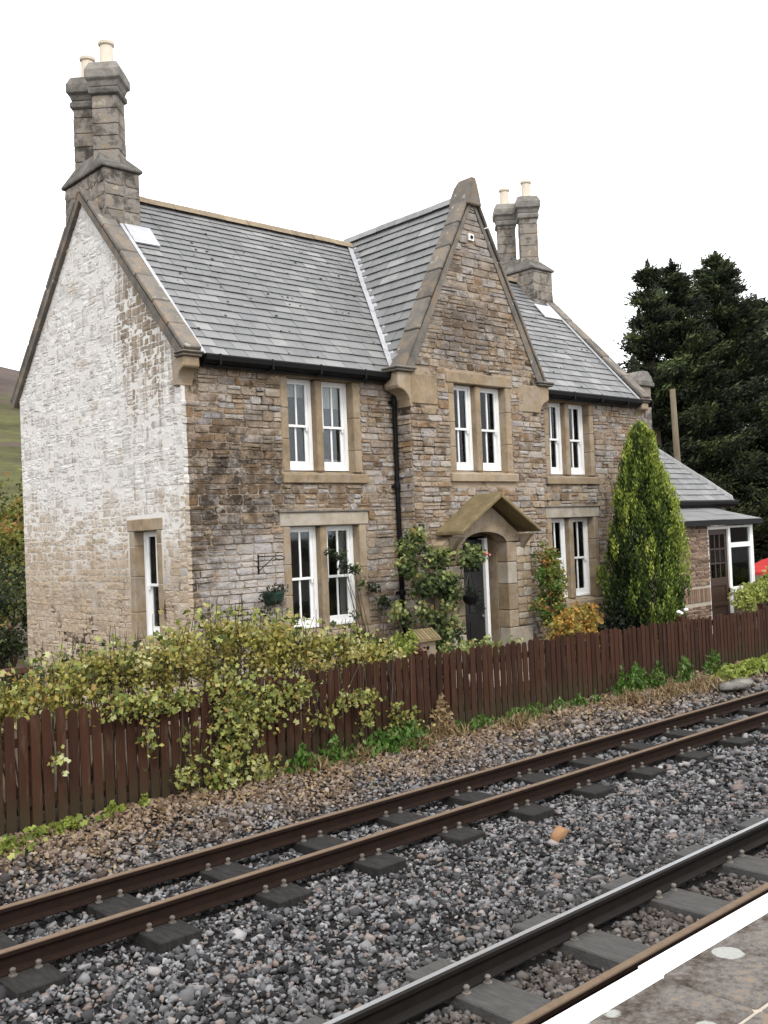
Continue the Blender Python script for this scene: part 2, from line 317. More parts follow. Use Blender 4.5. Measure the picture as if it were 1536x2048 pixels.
def obj(name, b, mat, parent=None, bevel=0, smooth=False, local=False, mats=None, fm=None):
    me = bpy.data.meshes.new(name); og = Vector((0, 0, 0)) if local else origin_of(parent)
    vs = [(x - og.x, y - og.y, z - og.z) for x, y, z in b.v] if og.length else b.v
    me.from_pydata(vs, [], b.f)
    at = me.attributes.new('rnd', 'FLOAT', 'FACE'); at.data.foreach_set('value', b.r)
    me.materials.append(M[mat])
    for q in (mats or []): me.materials.append(M[q])
    if fm: me.polygons.foreach_set('material_index', fm)
    if smooth: me.polygons.foreach_set('use_smooth', [True] * len(me.polygons))
    me.update()
    o = bpy.data.objects.new(name, me); link(o, parent)
    if bevel:
        md = o.modifiers.new('bevel', 'BEVEL'); md.width = bevel; md.segments = 1; md.limit_method = 'ANGLE'; md.angle_limit = .6
    return o
def npobj(name, V, F, rnd, mat, parent=None, smooth=False):
    """V (n,3) float, F (m,k) int, rnd (m,)"""
    me = bpy.data.meshes.new(name); og = origin_of(parent); V = V - np.array(og)
    m, k = F.shape
    me.vertices.add(len(V)); me.vertices.foreach_set('co', V.astype(np.float32).ravel())
    me.loops.add(m * k); me.loops.foreach_set('vertex_index', F.astype(np.int32).ravel())
    me.polygons.add(m); me.polygons.foreach_set('loop_start', np.arange(m, dtype=np.int32) * k)
    me.update(calc_edges=True)
    at = me.attributes.new('rnd', 'FLOAT', 'FACE'); at.data.foreach_set('value', rnd.astype(np.float32))
    me.materials.append(M[mat]); o = bpy.data.objects.new(name, me); link(o, parent); return o
def thing(name, label, cat, loc=(0, 0, 0), group=None):
    o = bpy.data.objects.new(name, None); link(o); o.location = loc; o.empty_display_size = .2
    o['label'] = label; o['category'] = cat
    if group: o['group'] = group
    return o
def tag(o, label, cat, group=None):
    o['label'] = label; o['category'] = cat
    if group: o['group'] = group
    return o
def struct(o): o['kind'] = 'structure'; return o
def stuff(o, label=None, cat=None):
    o['kind'] = 'stuff'
    if label: o['label'] = label; o['category'] = cat
    return o
def dup(o, loc, parent):
    c = o.copy(); c.parent = parent; c.location = loc; COL.objects.link(c); return c
def px_size(c):      # rough apparent scale, only used to choose which pieces stay single objects
    d = (Vector(c) - Vector((0, 0, 2.55))); dep = d.dot(Vector((.675, .737, .02))); return 1 / max(dep, .5)

# ------------------------------------------------------------ terrain
def grid(name, xs, ys, zf, mat, parent=None):
    V = np.array([(x, y, zf(x, y)) for y in ys for x in xs]); nx = len(xs)
    F = np.array([(j * nx + i, j * nx + i + 1, (j + 1) * nx + i + 1, (j + 1) * nx + i) for j in range(len(ys) - 1) for i in range(nx - 1)])
    return npobj(name, V, F, RNG.random(len(F)), mat, parent)
struct(grid('ground', [-3000, -300, 0, 60, 300, 3000], [-3000, -60, 0, 9.03, 60, 3000], lambda x, y: -.42, 'soil'))
def gz(x, y): return -.02 + .03 * math.sin(x * 1.3) * math.sin(y * 2.1)
struct(grid('garden_ground', list(np.linspace(-12, 70, 60)), list(np.linspace(9.0, 60, 50)), gz, 'soil'))
def bed(x, y):
    z = -.215
    if y > 7.75: z = -.215 + min(1, (y - 7.75) / 1.25) * .215
    if y < 3.2: z = -.24
    return z + .012 * math.sin(x * 3.1 + y * 2) + .008 * math.sin(x * 7.3 - y * 5)
struct(grid('trackbed', list(np.linspace(-10, 70, 200)), list(np.linspace(2.0, 9.25, 40)), bed, 'ballast_bed'))
def hillz(x, y):
    t = min(1, max(0, (y - 60) / 540)); t = t * t * (3 - 2 * t)
    r = math.exp(-((max(0, x - 150)) / 330) ** 2)
    return -.6 + 104 * t * r * (1 + .05 * math.sin(x * .013) + .03 * math.sin(x * .05 + y * .02)) + 2 * t * math.sin(x * .02)
struct(grid('hill', list(np.linspace(-900, 1600, 90)), list(np.linspace(58, 900, 50)), hillz, 'hill'))

# ------------------------------------------------------------ ballast stones
def ico(seed):
    r = np.random.default_rng(seed); t = (1 + 5 ** .5) / 2
    v = np.array([(-1, t, 0), (1, t, 0), (-1, -t, 0), (1, -t, 0), (0, -1, t), (0, 1, t), (0, -1, -t), (0, 1, -t), (t, 0, -1), (t, 0, 1), (-t, 0, -1), (-t, 0, 1)], float) / 1.9
    v *= (1 + r.uniform(-.42, .36, (12, 1))); v += r.uniform(-.12, .12, (12, 3)); v *= r.uniform(.5, 1.4, (1, 3)); return v
IF = np.array([(0, 11, 5), (0, 5, 1), (0, 1, 7), (0, 7, 10), (0, 10, 11), (1, 5, 9), (5, 11, 4), (11, 10, 2), (10, 7, 6), (7, 1, 8), (3, 9, 4), (3, 4, 2), (3, 2, 6), (3, 6, 8), (3, 8, 9), (4, 9, 5), (2, 4, 11), (6, 2, 10), (8, 6, 7), (9, 8, 1)])
def rocks(P, R, rnd):
    n = len(P); var = np.array([ico(i) for i in range(14)])[RNG.integers(0, 14, n)]
    q = RNG.normal(size=(n, 4)); q /= np.linalg.norm(q, axis=1)[:, None]; a, b, c, d = q.T
    Rm = np.stack([1 - 2 * (c * c + d * d), 2 * (b * c - a * d), 2 * (b * d + a * c), 2 * (b * c + a * d), 1 - 2 * (b * b + d * d), 2 * (c * d - a * b), 2 * (b * d - a * c), 2 * (c * d + a * b), 1 - 2 * (b * b + c * c)], 1).reshape(n, 3, 3)
    V = np.einsum('nij,nkj->nki', Rm, var) * R[:, None, None]; V[:, :, 2] *= .8; V += P[:, None, :]
    F = (IF[None] + (np.arange(n) * 12)[:, None, None]).reshape(-1, 3)
    return V.reshape(-1, 3), F, np.repeat(rnd, 20)
SL_A = [3.58 + .985 * k for k in range(-3, 40)]; SL_B = [4.36 + 1.012 * k for k in range(-5, 35)]
SLP_A, SLP_B = (6.14, 7.63), (3.11, 4.57)
Ps = []; Rs = []
for (x0, x1, dens, rad) in ((-1, 9.5, 1150, .0178), (9.5, 17, 440, .0255), (17, 34, 110, .046)):
    nn = int((x1 - x0) * 6.9 * dens); x = RNG.uniform(x0, x1, nn); y = RNG.uniform(2.25, 9.05, nn)
    dist = x * .675 + y * .737; vis = (y > 2.25) & (np.abs(x - .95 * y) < 60)
    # leave out what no camera near the photograph's could see (far left of the frame)
    vis &= ~((x < .37 * y - 1.2))
    vis &= ~((x < 1.0) & (y < 5)) & ~((x > 10) & (y < 3.6)) & ~((x > 14) & (y < 5))
    x, y = x[vis], y[vis]; keep = np.ones(len(x), bool)
    for SL, (a_, b_) in ((SL_A, SLP_A), (SL_B, SLP_B)):
        dx = np.min(np.abs(x[:, None] - np.array(SL)[None]), 1); keep &= ~((dx < .185) & (y > a_ - .01) & (y < b_ + .01))
    for ry in (6.49, 7.28, 4.2, 3.475): keep &= ~(np.abs(y - ry) < .045)
    x, y = x[keep], y[keep]; r = rad * np.exp(RNG.normal(0, .33, len(x)))
    z = np.array([bed(a_, b_) for a_, b_ in zip(x, y)]) + RNG.uniform(0, .022, len(x))
    Ps.append(np.stack([x, y, z], 1)); Rs.append(r)
P = np.concatenate(Ps); R_ = np.concatenate(Rs)
stuff(npobj('ballast', *rocks(P, R_, RNG.random(len(P))), 'ballast'), 'grey and pinkish crushed stone ballast under and beside the tracks', 'gravel')
P = np.array([(7.04, 5.58, -.15)]); tag(npobj('stone', *rocks(P, np.array([.075]), np.array([.955])), 'rust_stone'), 'lone rust orange stone lying on the grey ballast between the tracks', 'stone')
VV, FF, RR_ = rocks(np.array([(0., 0, 0), (.3, .05, .02), (-.2, .05, 0)]), np.array([.26, .2, .2]), np.array([.5, .8, .3]))
VV[:, 2] = np.minimum(VV[:, 2] * .5, .06); VV += np.array([14.72, 8.05, -.06])
tag(npobj('slab', VV, FF, RR_, 'grey_stone'), 'pale flat topped slab of stone lying on the ballast beyond the far track', 'stone slab')

# ------------------------------------------------------------ tracks
def rail_profile(y0):   # (y,z) outline, head top at z=0
    return [(y0 - .062, -.140), (y0 + .062, -.140), (y0 + .062, -.131), (y0 + .012, -.113), (y0 + .009, -.042), (y0 + .034, -.030), (y0 + .034, -.006), (y0 + .025, 0), (y0 - .012, 0), (y0 - .034, -.006), (y0 - .034, -.030), (y0 - .009, -.042), (y0 - .012, -.113), (y0 - .062, -.131)]
def rail(y0, mat, parent, polish=False):
    b = B(); pr = rail_profile(y0); n = len(pr); k = len(b.v)
    for x in (-8, 60): b.v += [(x, y, z) for y, z in pr]
    fm = []
    for i in range(n):
        b.f.append((i, (i + 1) % n, (i + 1) % n + n, i + n)); b.r.append(.5); fm.append(1 if (polish and i == 7) else 0)
    b.f += [tuple(range(n)), tuple(range(n, 2 * n))]; b.r += [.5, .5]; fm += [0, 0]
    return obj('rail', b, mat, parent, mats=['rail_polish'] if polish else None, fm=fm if polish else None)
def track(label, SL, span, rails, mats, pol, smat):
    t = thing('railway_track', label, 'railway track', (SL[0], sum(span) / 2, -.2), 'the two parallel railway tracks')
    for y, m, p in zip(rails, mats, pol): rail(y, m, t, p)
    proto = boltp = None
    for i, x in enumerate(SL):
        loc = Vector((x, sum(span) / 2, -.14)) - t.location
        if proto is None:
            b = B(); h = (span[1] - span[0]) / 2; b.box(-.165, .165, -h, h, -.13, 0)
            proto = obj('sleeper', b, smat, t, bevel=.008, local=True); proto.location = loc; s = proto
        else: s = dup(proto, loc, t)
        s.rotation_euler.z = random.uniform(-.012, .012)
        if x > 16: continue
        for ry in rails:
            for sx, sy in ((-.09, -.085), (.09, .085), (.09, -.085)):
                l2 = Vector((sx + random.uniform(-.01, .01), ry - sum(span) / 2 + sy, 0))
                if boltp is None:
                    b = B(); b.lathe((0, 0, 0), [(.028, 0), (.028, .008), (.016, .010), (.016, .03), (.020, .031), (.020, .042), (.012, .05)], 8)
                    boltp = obj('bolt', b, 'brass_bolt', s, local=True); boltp.location = l2
                else: dup(boltp, l2, s)
    return t
track('far railway track with rust brown rails, nearest the picket fence', SL_A, SLP_A, (6.49, 7.28), ('rail_rust', 'rail_rust'), (False, False), 'sleeper_wood')
track('near railway track beside the platform, its inner rail polished bright', SL_B, SLP_B, (4.2, 3.475), ('rail_dark', 'rail_rust'), (True, False), 'pale_sleeper_wood')

# ------------------------------------------------------------ platform
b = B(); b.box(-8, 60, -9, 2.17, -.42, .78); b.box(-8, 60, 2.17, 2.2, -.42, .70)
pf = struct(obj('platform', b, 'platform'))
xs = [-1.4, -.25, .9, 2.05, 3.29, 4.55, 5.8, 7.1, 8.3, 9.6, 10.8, 12.1]
for i in range(len(xs) - 1):
    off = -.012 if xs[i] < 3.2 else .006 * random.uniform(-1, 1)
    for (ya, yb) in ((1.785, 2.262 + off), (1.15, 1.77)):
        b = B(); b.box(xs[i] + .006, xs[i + 1] - .006, ya, yb, .782, .85 + random.uniform(-.002, .002)); obj('flagstone', b, 'platform', pf, bevel=.01)
b = B(); b.box(-1.4, 12.1, 1.1, 2.24, .70, .838); obj('joint_mortar', b, 'pale_mortar', pf)
b = B()
for i in range(len(xs) - 1):
    off = -.012 if xs[i] < 3.2 else 0
    b.box(xs[i] + .004, xs[i + 1] - .004, 2.155 + off, 2.266 + off, .835, .8545)
obj('painted_line', b, 'white_line_paint', pf, bevel=.004)

# ------------------------------------------------------------ picket fence
FY = 9.03
def ftop(x): return 1.06 if x < 8 else 1.06 - .16 * min(1, (x - 8) / 9)
fence = thing('picket_fence', 'dark red brown wooden picket fence with rounded tops between the ballast and the garden', 'fence', (1, FY, 0))
pvar = []
for k in range(5):
    b = B(); hw = .0465 - .0006 * k; h = 1.04
    o_ = [(-hw, 0), (hw, 0), (hw, h - .05)] + [(hw * math.cos(t), h - .05 + .05 * math.sin(t)) for t in (math.pi * .17, math.pi * .33, math.pi * .5, math.pi * .67, math.pi * .83)] + [(-hw, h - .05)]
    b.prism([(x, -.009, z) for x, z in o_], (0, .018, 0), r=k / 4.0)
    pvar.append(b)
pm = []
x = .6; i = 0
while x < 34:
    k = random.randrange(5)
    sc = ftop(x) / 1.04 * random.uniform(.965, 1.02)
    if x > 13.2: pass
    if len(pm) <= k or True:
        pass
    loc = Vector((x, FY, .0)) - fence.location
    ex = [p for p in pm if p[0] == k]
    if ex: o = dup(ex[0][1], loc, fence)
    else:
        o = obj('picket', pvar[k], 'fence_wood', fence, local=True); o.location = loc; pm.append((k, o))
    o.scale.z = sc; o.rotation_euler = (random.uniform(-.01, .01), random.uniform(-.012, .012), random.uniform(-.03, .03))
    x += .1195 + random.uniform(-.004, .006); i += 1
for z in (.25, .8):
    b = B(); b.box(.5, 34, FY + .012, FY + .05, z - .04, z + .04); obj('fence_rail', b, 'fence_wood', fence)
for k in range(12):
    b = B(); x = 1 + k * 2.8; b.box(x - .045, x + .045, FY + .052, FY + .15, -.1, .98); obj('fence_post', b, 'fence_wood', fence, bevel=.005)

# ------------------------------------------------------------ the house
H = thing('stone_house', 'two storey stone station house with steep central gable and grey slate roof', 'house', (12.9, 14.7, 0))
FRONT = lambda u, d, z, Y0: (u, Y0 - d, z)
class Frame:    # wall frame: u along the wall, d outwards, z up
    def __init__(s, kind, c): s.k = kind; s.c = c
    def p(s, u, d, z):
        if s.k == 'front': return (u, s.c - d, z)
        if s.k == 'left': return (s.c - d, u, z)
    def box(s, b, u0, u1, d0, d1, z0, z1, r=None, j=0):
        p, q = s.p(u0, d0, z0), s.p(u1, d1, z1)
        b.box(min(p[0], q[0]), max(p[0], q[0]), min(p[1], q[1]), max(p[1], q[1]), z0, z1, r, j)
STONES = []
def wall(name, fr, u0, u1, z0, z1, holes, top=None, blocks=(), seed=1, th=.28, cmin=.075, cmax=.16, lmin=.16, lmax=.42, stones=True, smat='rubble', mmat='mortar', prob=.3, mortar_d=0.0):
    """wall with openings; top(u) gives the height of a sloping top. stones go on the face, clear of the blocks"""
    rg = random.Random(seed); b = B(); cut = holes; holes = [(h[0] - .012, h[1] + .012, h[2] - .012, h[3] + .012) if h[2] > .1 else (h[0] - .012, h[1] + .012, h[2], h[3] + .012) for h in holes]
    us = sorted({u0, u1} | {min(max(h[i], u0), u1) for h in holes for i in (0, 1)}); zs = sorted({z0, z1} | {h[i] for h in holes for i in (2, 3)})
    for i in range(len(us) - 1):
        for j in range(len(zs) - 1):
            cu, cz = (us[i] + us[i + 1]) / 2, (zs[j] + zs[j + 1]) / 2
            if any(h[0] < cu < h[1] and h[2] < cz < h[3] for h in holes): continue
            fr.box(b, us[i], us[i + 1], -th, mortar_d, zs[j], zs[j + 1])
    if top:
        pk = max(((u0 + (u1 - u0) * t / 40) for t in range(41)), key=top)
        pts = [fr.p(u0, mortar_d, z1), fr.p(u1, mortar_d, z1)] + ([fr.p(u1, mortar_d, top(u1))] if top(u1) > z1 + .01 else []) + [fr.p(pk, mortar_d, top(pk))] + ([fr.p(u0, mortar_d, top(u0))] if top(u0) > z1 + .01 else [])
        q0, q1 = Vector(fr.p(0, mortar_d, 0)), Vector(fr.p(0, -th, 0)); b.prism(pts, tuple(q1 - q0))
    w_ = obj(name, b, mmat, H)
    if not stones: return w_
    z = z0; ztop = top and max(top(u0 + (u1 - u0) * t / 40) for t in range(41)) or z1
    blk = list(holes) + list(blocks)
    while z < ztop - .03:
        h = rg.uniform(cmin, cmax); zc = z + h / 2
        segs = [(u0 - .014 if abs(u0 - (XL if fr.k == 'front' else YF)) < .01 or abs(u0 - BL) < .01 else u0, u1)]
        if top and z + h * .6 > z1:
            ok = [u0 + (u1 - u0) * t / 200 for t in range(201)]; ok = [u for u in ok if top(u) > z + h * .6]
            if not ok: break
            segs = [(min(ok), max(ok))]
        for q in blk:
            if q[2] - h * .35 < zc < q[3] + h * .35:
                ns = []
                for a_, b_ in segs:
                    if q[1] <= a_ or q[0] >= b_: ns.append((a_, b_)); continue
                    if q[0] - a_ > .05: ns.append((a_, q[0]))
                    if b_ - q[1] > .05: ns.append((q[1], b_))
                segs = ns
        for a_, b_ in segs:
            u = a_
            while u < b_ - .02:
                L = rg.uniform(lmin, lmax) * (1 if h > .1 else .85)
                if b_ - u - L < lmin * .7: L = b_ - u
                parts = [(z, z + h)]
                if h > .11 and rg.random() < prob: s_ = rg.uniform(.4, .6); parts = [(z, z + h * s_), (z + h * s_, z + h)]
                for (za, zb) in parts: STONES.append((fr, u, u + L, za, zb, w_, rg.random(), smat, rg.random()))
                u += L
        z += h
    return w_
def stone_geo(b, fr, u0, u1, z0, z1, r, rv, proud=None):
    g = .007 if not (fr.k == 'left' and fr.c == XL) else .0035; u0 += g; u1 -= g; z0 += g; z1 -= g; W_, H_ = u1 - u0, z1 - z0
    if W_ < .02 or H_ < .015: return
    rg = random.Random(int(rv * 1e9)); pr = proud if proud else (rg.uniform(.002, .011) if fr.k == 'left' and fr.c == XL else rg.uniform(.006, .03)); c = min(W_, H_) * .22
    ring = [(u0 + c * rg.uniform(.3, 1.4), z0), (u1 - c * rg.uniform(.3, 1.4), z0), (u1, z0 + c * rg.uniform(.3, 1.3)), (u1, z1 - c * rg.uniform(.3, 1.3)), (u1 - c * rg.uniform(.3, 1.4), z1), (u0 + c * rg.uniform(.3, 1.4), z1), (u0, z1 - c * rg.uniform(.3, 1.3)), (u0, z0 + c * rg.uniform(.3, 1.3))]
    ring = [(u + rg.uniform(-.004, .004), z + rg.uniform(-.004, .004)) for u, z in ring]
    cu, cz = (u0 + u1) / 2, (z0 + z1) / 2; ins = .010
    vs = [fr.p(u, -.01, z) for u, z in ring] + [fr.p(u, pr * .55, z) for u, z in ring]
    for u, z in ring:
        du, dz = cu - u, cz - z; l = math.hypot(du, dz) + 1e-6
        vs.append(fr.p(u + du / l * ins, pr + rg.uniform(-.006, .006), z + dz / l * ins))
    vs.append(fr.p(cu + rg.uniform(-.2, .2) * W_, pr + rg.uniform(-.004, .01), cz + rg.uniform(-.15, .15) * H_))
    fs = []
    for k in (0, 8):
        for i in range(8): fs.append((k + i, k + (i + 1) % 8, k + 8 + (i + 1) % 8, k + 8 + i))
    fs += [(16 + i, 16 + (i + 1) % 8, 24) for i in range(8)]
    b.add(vs, fs, r)
def emit_stones(limit=300):
    sc = []
    for s in STONES:
        fr, u0, u1, z0, z1, w_, r, m, rv = s; c = fr.p((u0 + u1) / 2, 0, (z0 + z1) / 2)
        dd = Vector(c) - CAM_POS; fc = abs(dd.normalized().y) if fr.k == 'front' else abs(dd.normalized().x)
        sc.append(((u1 - u0) * (z1 - z0) * px_size(c) ** 2 * fc * (0 if c[2] < .75 else 1), s))
    sc.sort(key=lambda q: -q[0]); rest = {}
    for i, (_, s) in enumerate(sc):
        fr, u0, u1, z0, z1, w_, r, m, rv = s
        if i < limit: b = B(); stone_geo(b, fr, u0, u1, z0, z1, r, rv); (b.v and obj('stone', b, m, w_))
        else: stone_geo(rest.setdefault((w_.name, m), (B(), w_))[0], fr, u0, u1, z0, z1, r, rv)
    for (nm, m), (b, w_) in rest.items(): stuff(obj('stonework', b, m, w_))

XL, XR, YF, YB, YBAY, BL, BR = 7.3, 18.5, 12.0, 17.4, 11.6, 11.31, 14.62
BC = (BL + BR) / 2
FM, FB, FG = Frame('front', YF), Frame('front', YBAY), Frame('left', XL)
EZ, RZ = 5.22, 8.12
def gtop(y): return EZ + .02 + (RZ - EZ) * (1 - abs(y - 14.7) / 2.7)
# windows: u0,u1,z0,z1 of the opening
WIN = {'UL': (FM, 9.13, 10.42, 3.55, 4.99), 'GL': (FM, 9.08, 10.44, 1.14, 2.73), 'UR': (FM, 15.37, 16.66, 3.55, 4.99), 'GR': (FM, 15.32, 16.66, 1.14, 2.73), 'B': (FB, 12.33, 13.65, 3.56, 5.06)}
def surround(k):   # area covered by dressed stone: list of blocks
    fr, u0, u1, z0, z1 = WIN[k]; up = .22 if k not in ('UL', 'UR') else .13
    return [(u0 - .14, u1 + .14, z0 - .02, z1), (u0 - .2, u1 + .2, z1, z1 + up), (u0 - .17, u1 + .22, z0 - .2, z0)]
blkF = surround('UL') + surround('GL') + surround('UR') + surround('GR')
holesF = [w_[1:] for k, w_ in WIN.items() if w_[0] is FM]
wallF = wall('front_wall', FM, XL, XR, 0, EZ - .02, holesF + [(BL + .3, BR - .3, .0, 5.1)], blocks=blkF + [(BL - .03, BR, 0, 6), (XL - .02, XL + .26, 4.62, 5.3)], seed=11, cmax=.16, lmin=.12, lmax=.42, prob=.45)
def btop(x): return 5.22 + (8.30 - 5.22) * (1 - abs(x - BC) / (BR - BL) * 2)
PX0, PX1 = 12.13, 13.24
blkB = surround('B') + [(BL - .1, BL + .62, 4.62, 5.25), (BR - .5, BR + .1, 4.68, 5.25), (11.66, 13.88, 0, 2.45), (12.82, 13.0, 7.52, 7.72)]
wallB = wall('bay_wall', FB, BL, BR, 0, 5.2, [WIN['B'][1:], (PX0, PX1, 0, 2.55)], top=btop, blocks=blkB, seed=5, prob=.45)
FBL = Frame('left', BL); wall('bay_side_wall', FBL, YBAY + .003, YF - .0, 0, 5.2, [], seed=8, th=.2, mortar_d=.004, blocks=[(11.5, 11.95, 4.55, 5.3)])
FBR = Frame('left', BR - .0); b = B(); b.box(BR - .2, BR - .003, YBAY + .28, YF, 0, 5.2); obj('bay_side_wall', b, 'mortar', H)
wallG = wall('gable_wall', FG, YF + .003, YB, 0, EZ, [(12.8, 13.46, 1.16, 2.75)], top=gtop, blocks=[(12.62, 13.64, 1.0, 2.75), (12.60, 13.66, 2.75, 2.93)], seed=21, cmin=.06, cmax=.16, lmin=.08, lmax=.30, prob=.5, mortar_d=.004)
b = B(); b.box(XL + .28, XR - .0, YB - .25, YB, 0, EZ); b.box(XR - .25, XR, YF + .28, YB - .25, 0, EZ)
for xx in (XR - .25,): b.prism([(xx, YF + .0, EZ), (xx, YB, EZ), (xx, 14.7, RZ)], (.25, 0, 0))
obj('rear_walls', b, 'mortar', H)
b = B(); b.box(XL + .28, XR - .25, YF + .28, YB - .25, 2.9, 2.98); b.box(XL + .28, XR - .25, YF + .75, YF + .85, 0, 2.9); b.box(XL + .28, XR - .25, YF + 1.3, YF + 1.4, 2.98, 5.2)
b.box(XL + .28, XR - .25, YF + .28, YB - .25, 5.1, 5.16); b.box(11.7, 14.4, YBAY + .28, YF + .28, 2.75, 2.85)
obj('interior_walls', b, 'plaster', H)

# chimney-proof verge copings, kneelers
def coping(p0, p1, wdir, wd, up, th, n, parent, overhang=(0, 0), mat='coping'):
    """flat stones along p0->p1 (on the slope), wide along wdir"""
    p0, p1, wdir = Vector(p0), Vector(p1), Vector(wdir); d = (p1 - p0); L = d.length; d.normalize(); up = Vector(up).normalized()
    u = 0; k = 0; cuts = [0]
    while cuts[-1] < L - .01:
        q = L / n * random.uniform(.75, 1.25); cuts.append(min(L, cuts[-1] + q))
        if L - cuts[-1] < L / n * .5: cuts[-1] = L
    for a_, c_ in zip(cuts[:-1], cuts[1:]):
        b = B(); lift = random.uniform(-.008, .008); g = .006
        s0, s1 = p0 + d * (a_ + g) + up * lift, p0 + d * (c_ - g) + up * (lift + random.uniform(-.006, .006))
        q = [s0, s1, s1 + wdir * wd, s0 + wdir * wd]
        b.prism([tuple(v) for v in q], tuple(up * th)); obj('coping_stone', b, mat, parent, bevel=.014)
sl = math.atan2(RZ - EZ, 2.7)
upF = (0, -math.sin(sl), math.cos(sl)); upBk = (0, math.sin(sl), math.cos(sl))
cz = .10
for (x0, nm) in ((XL - .09, 'L'), (XR - .24, 'R')):
    b = B(); b.prism([(x0 + .012, YF - .2, EZ - .05), (x0 + .012, 14.7, RZ + .03), (x0 + .012, YB + .2, EZ - .06), (x0 + .012, YB + .12, EZ - .15), (x0 + .012, 14.7, RZ - .1), (x0 + .012, YF + .0, EZ - .03)], (.26, 0, 0))
    vg = obj('verge_coping', b, 'coping', H)
    coping((x0, YF - .22, EZ - .05), (x0, 14.7, RZ + .06), (1, 0, 0), .29, upF, .07, 7, vg)
    coping((x0, YB + .2, EZ - .06), (x0, 14.7, RZ + .06), (1, 0, 0), .29, upBk, .07, 7, vg)
def kneeler(prof, ext, mat='dressed_stone'):
    b = B(); b.prism(prof, ext); return obj('kneeler', b, mat, H, bevel=.012)
def curve(c, r, a0, a1, n=6): return [(c[0] + r * math.cos(math.radians(a0 + (a1 - a0) * i / n)), c[1] + r * math.sin(math.radians(a0 + (a1 - a0) * i / n))) for i in range(n + 1)]
for x0 in (XL - .08, XR - .24):
    pr = [(YF + .12, 4.72), (YF - .01, 4.72)] + [(y, z) for y, z in curve((YF - .2, 4.76), .19, 0, 82)] + [(YF - .2, 4.97), (YF - .2, 5.10), (YF + .12, 5.10)]
    k_ = kneeler([(x0 + .02, y, z) for y, z in pr], (.25, 0, 0))
    b = B(); b.box(x0 - .01, x0 + .30, YF - .24, YF + .02, 5.10, 5.14); b.box(x0 - .03, x0 + .32, YF - .27, YF - .0, 5.142, 5.175); obj('cap', b, 'coping', k_, bevel=.015)
# bay kneelers
for s, xw in ((-1, BL), (1, BR)):
    pr = [(xw - s * .05, 4.60), (xw + s * .005, 4.60)] + [(xw + s * (.27 - .265 * math.cos(math.radians(t))), 4.63 + .26 * math.sin(math.radians(t))) for t in (0, 18, 36, 54, 72, 85)] + [(xw + s * .27, 4.94), (xw + s * .27, 5.16), (xw - s * .05, 5.16)]
    k_ = kneeler([(x, YBAY - .012, z) for x, z in pr], (0, .34, 0))
    b = B(); x0, x1 = sorted((xw - s * .08, xw + s * .34)); b.box(x0, x1, YBAY - .07, YBAY + .36, 5.162, 5.20); b.box(x0 - .02, x1 + .02, YBAY - .09, YBAY + .38, 5.202, 5.245); obj('cap', b, 'coping', k_, bevel=.015)
    b = B(); x0, x1 = sorted((xw - s * .004, xw - s * .62)); b.box(x0, x1, YBAY - .022, YBAY + .1, 4.66, 5.15); obj('quoin', b, 'dressed_stone' if s > 0 else 'dressed_stone', wallB, bevel=.012)
# bay gable coping: stones on both slopes and the apex stone
bs = math.atan2(8.3 - 5.22, (BR - BL) / 2)
for s, xw in ((-1, BL), (1, BR)):
    up = (s * math.sin(bs), 0, math.cos(bs))
    b = B(); q = 1 if s < 0 else -1
    ux, uz = up[0], up[2]
    pr = [(xw + s * .12, 5.20), (xw - s * .06, 5.20), (BC, 8.24), (BC, 8.36)]
    b.prism([(x, YBAY - .035, z) for x, z in pr], (0, .36, 0)); vg = obj('verge_coping', b, 'coping', H)
    coping((xw + s * .14, YBAY - .06, 5.20), (BC + s * .02, YBAY - .06, 8.42), (0, 1, 0), .36, up, .055, 6, vg, mat='coping')
b = B(); b.strips([[(BC - w1, YBAY - .1, z), (BC + w1, YBAY - .1, z), (BC + w1, YBAY + .36 - t_, z), (BC - w1, YBAY + .36 - t_, z)] for w1, z, t_ in ((.19, 8.18, 0), (.15, 8.36, .0), (.10, 8.55, .06), (.055, 8.67, .14))]); obj('apex_stone', b, 'coping', H, bevel=.02)
b = B(); FB.box(b, 12.84, 12.97, .01, .045, 7.56, 7.68); v_ = obj('vent', b, 'white_paint', H, bevel=.004)
b = B(); b.lathe((0, 0, 0), [(.036, 0), (.03, .012), (.022, .012)], 12); b.v = [(12.905 + x, YBAY - .046 - z, 7.62 + y) for x, y, z in b.v]; obj('vent_hole', b, 'black_iron', v_)

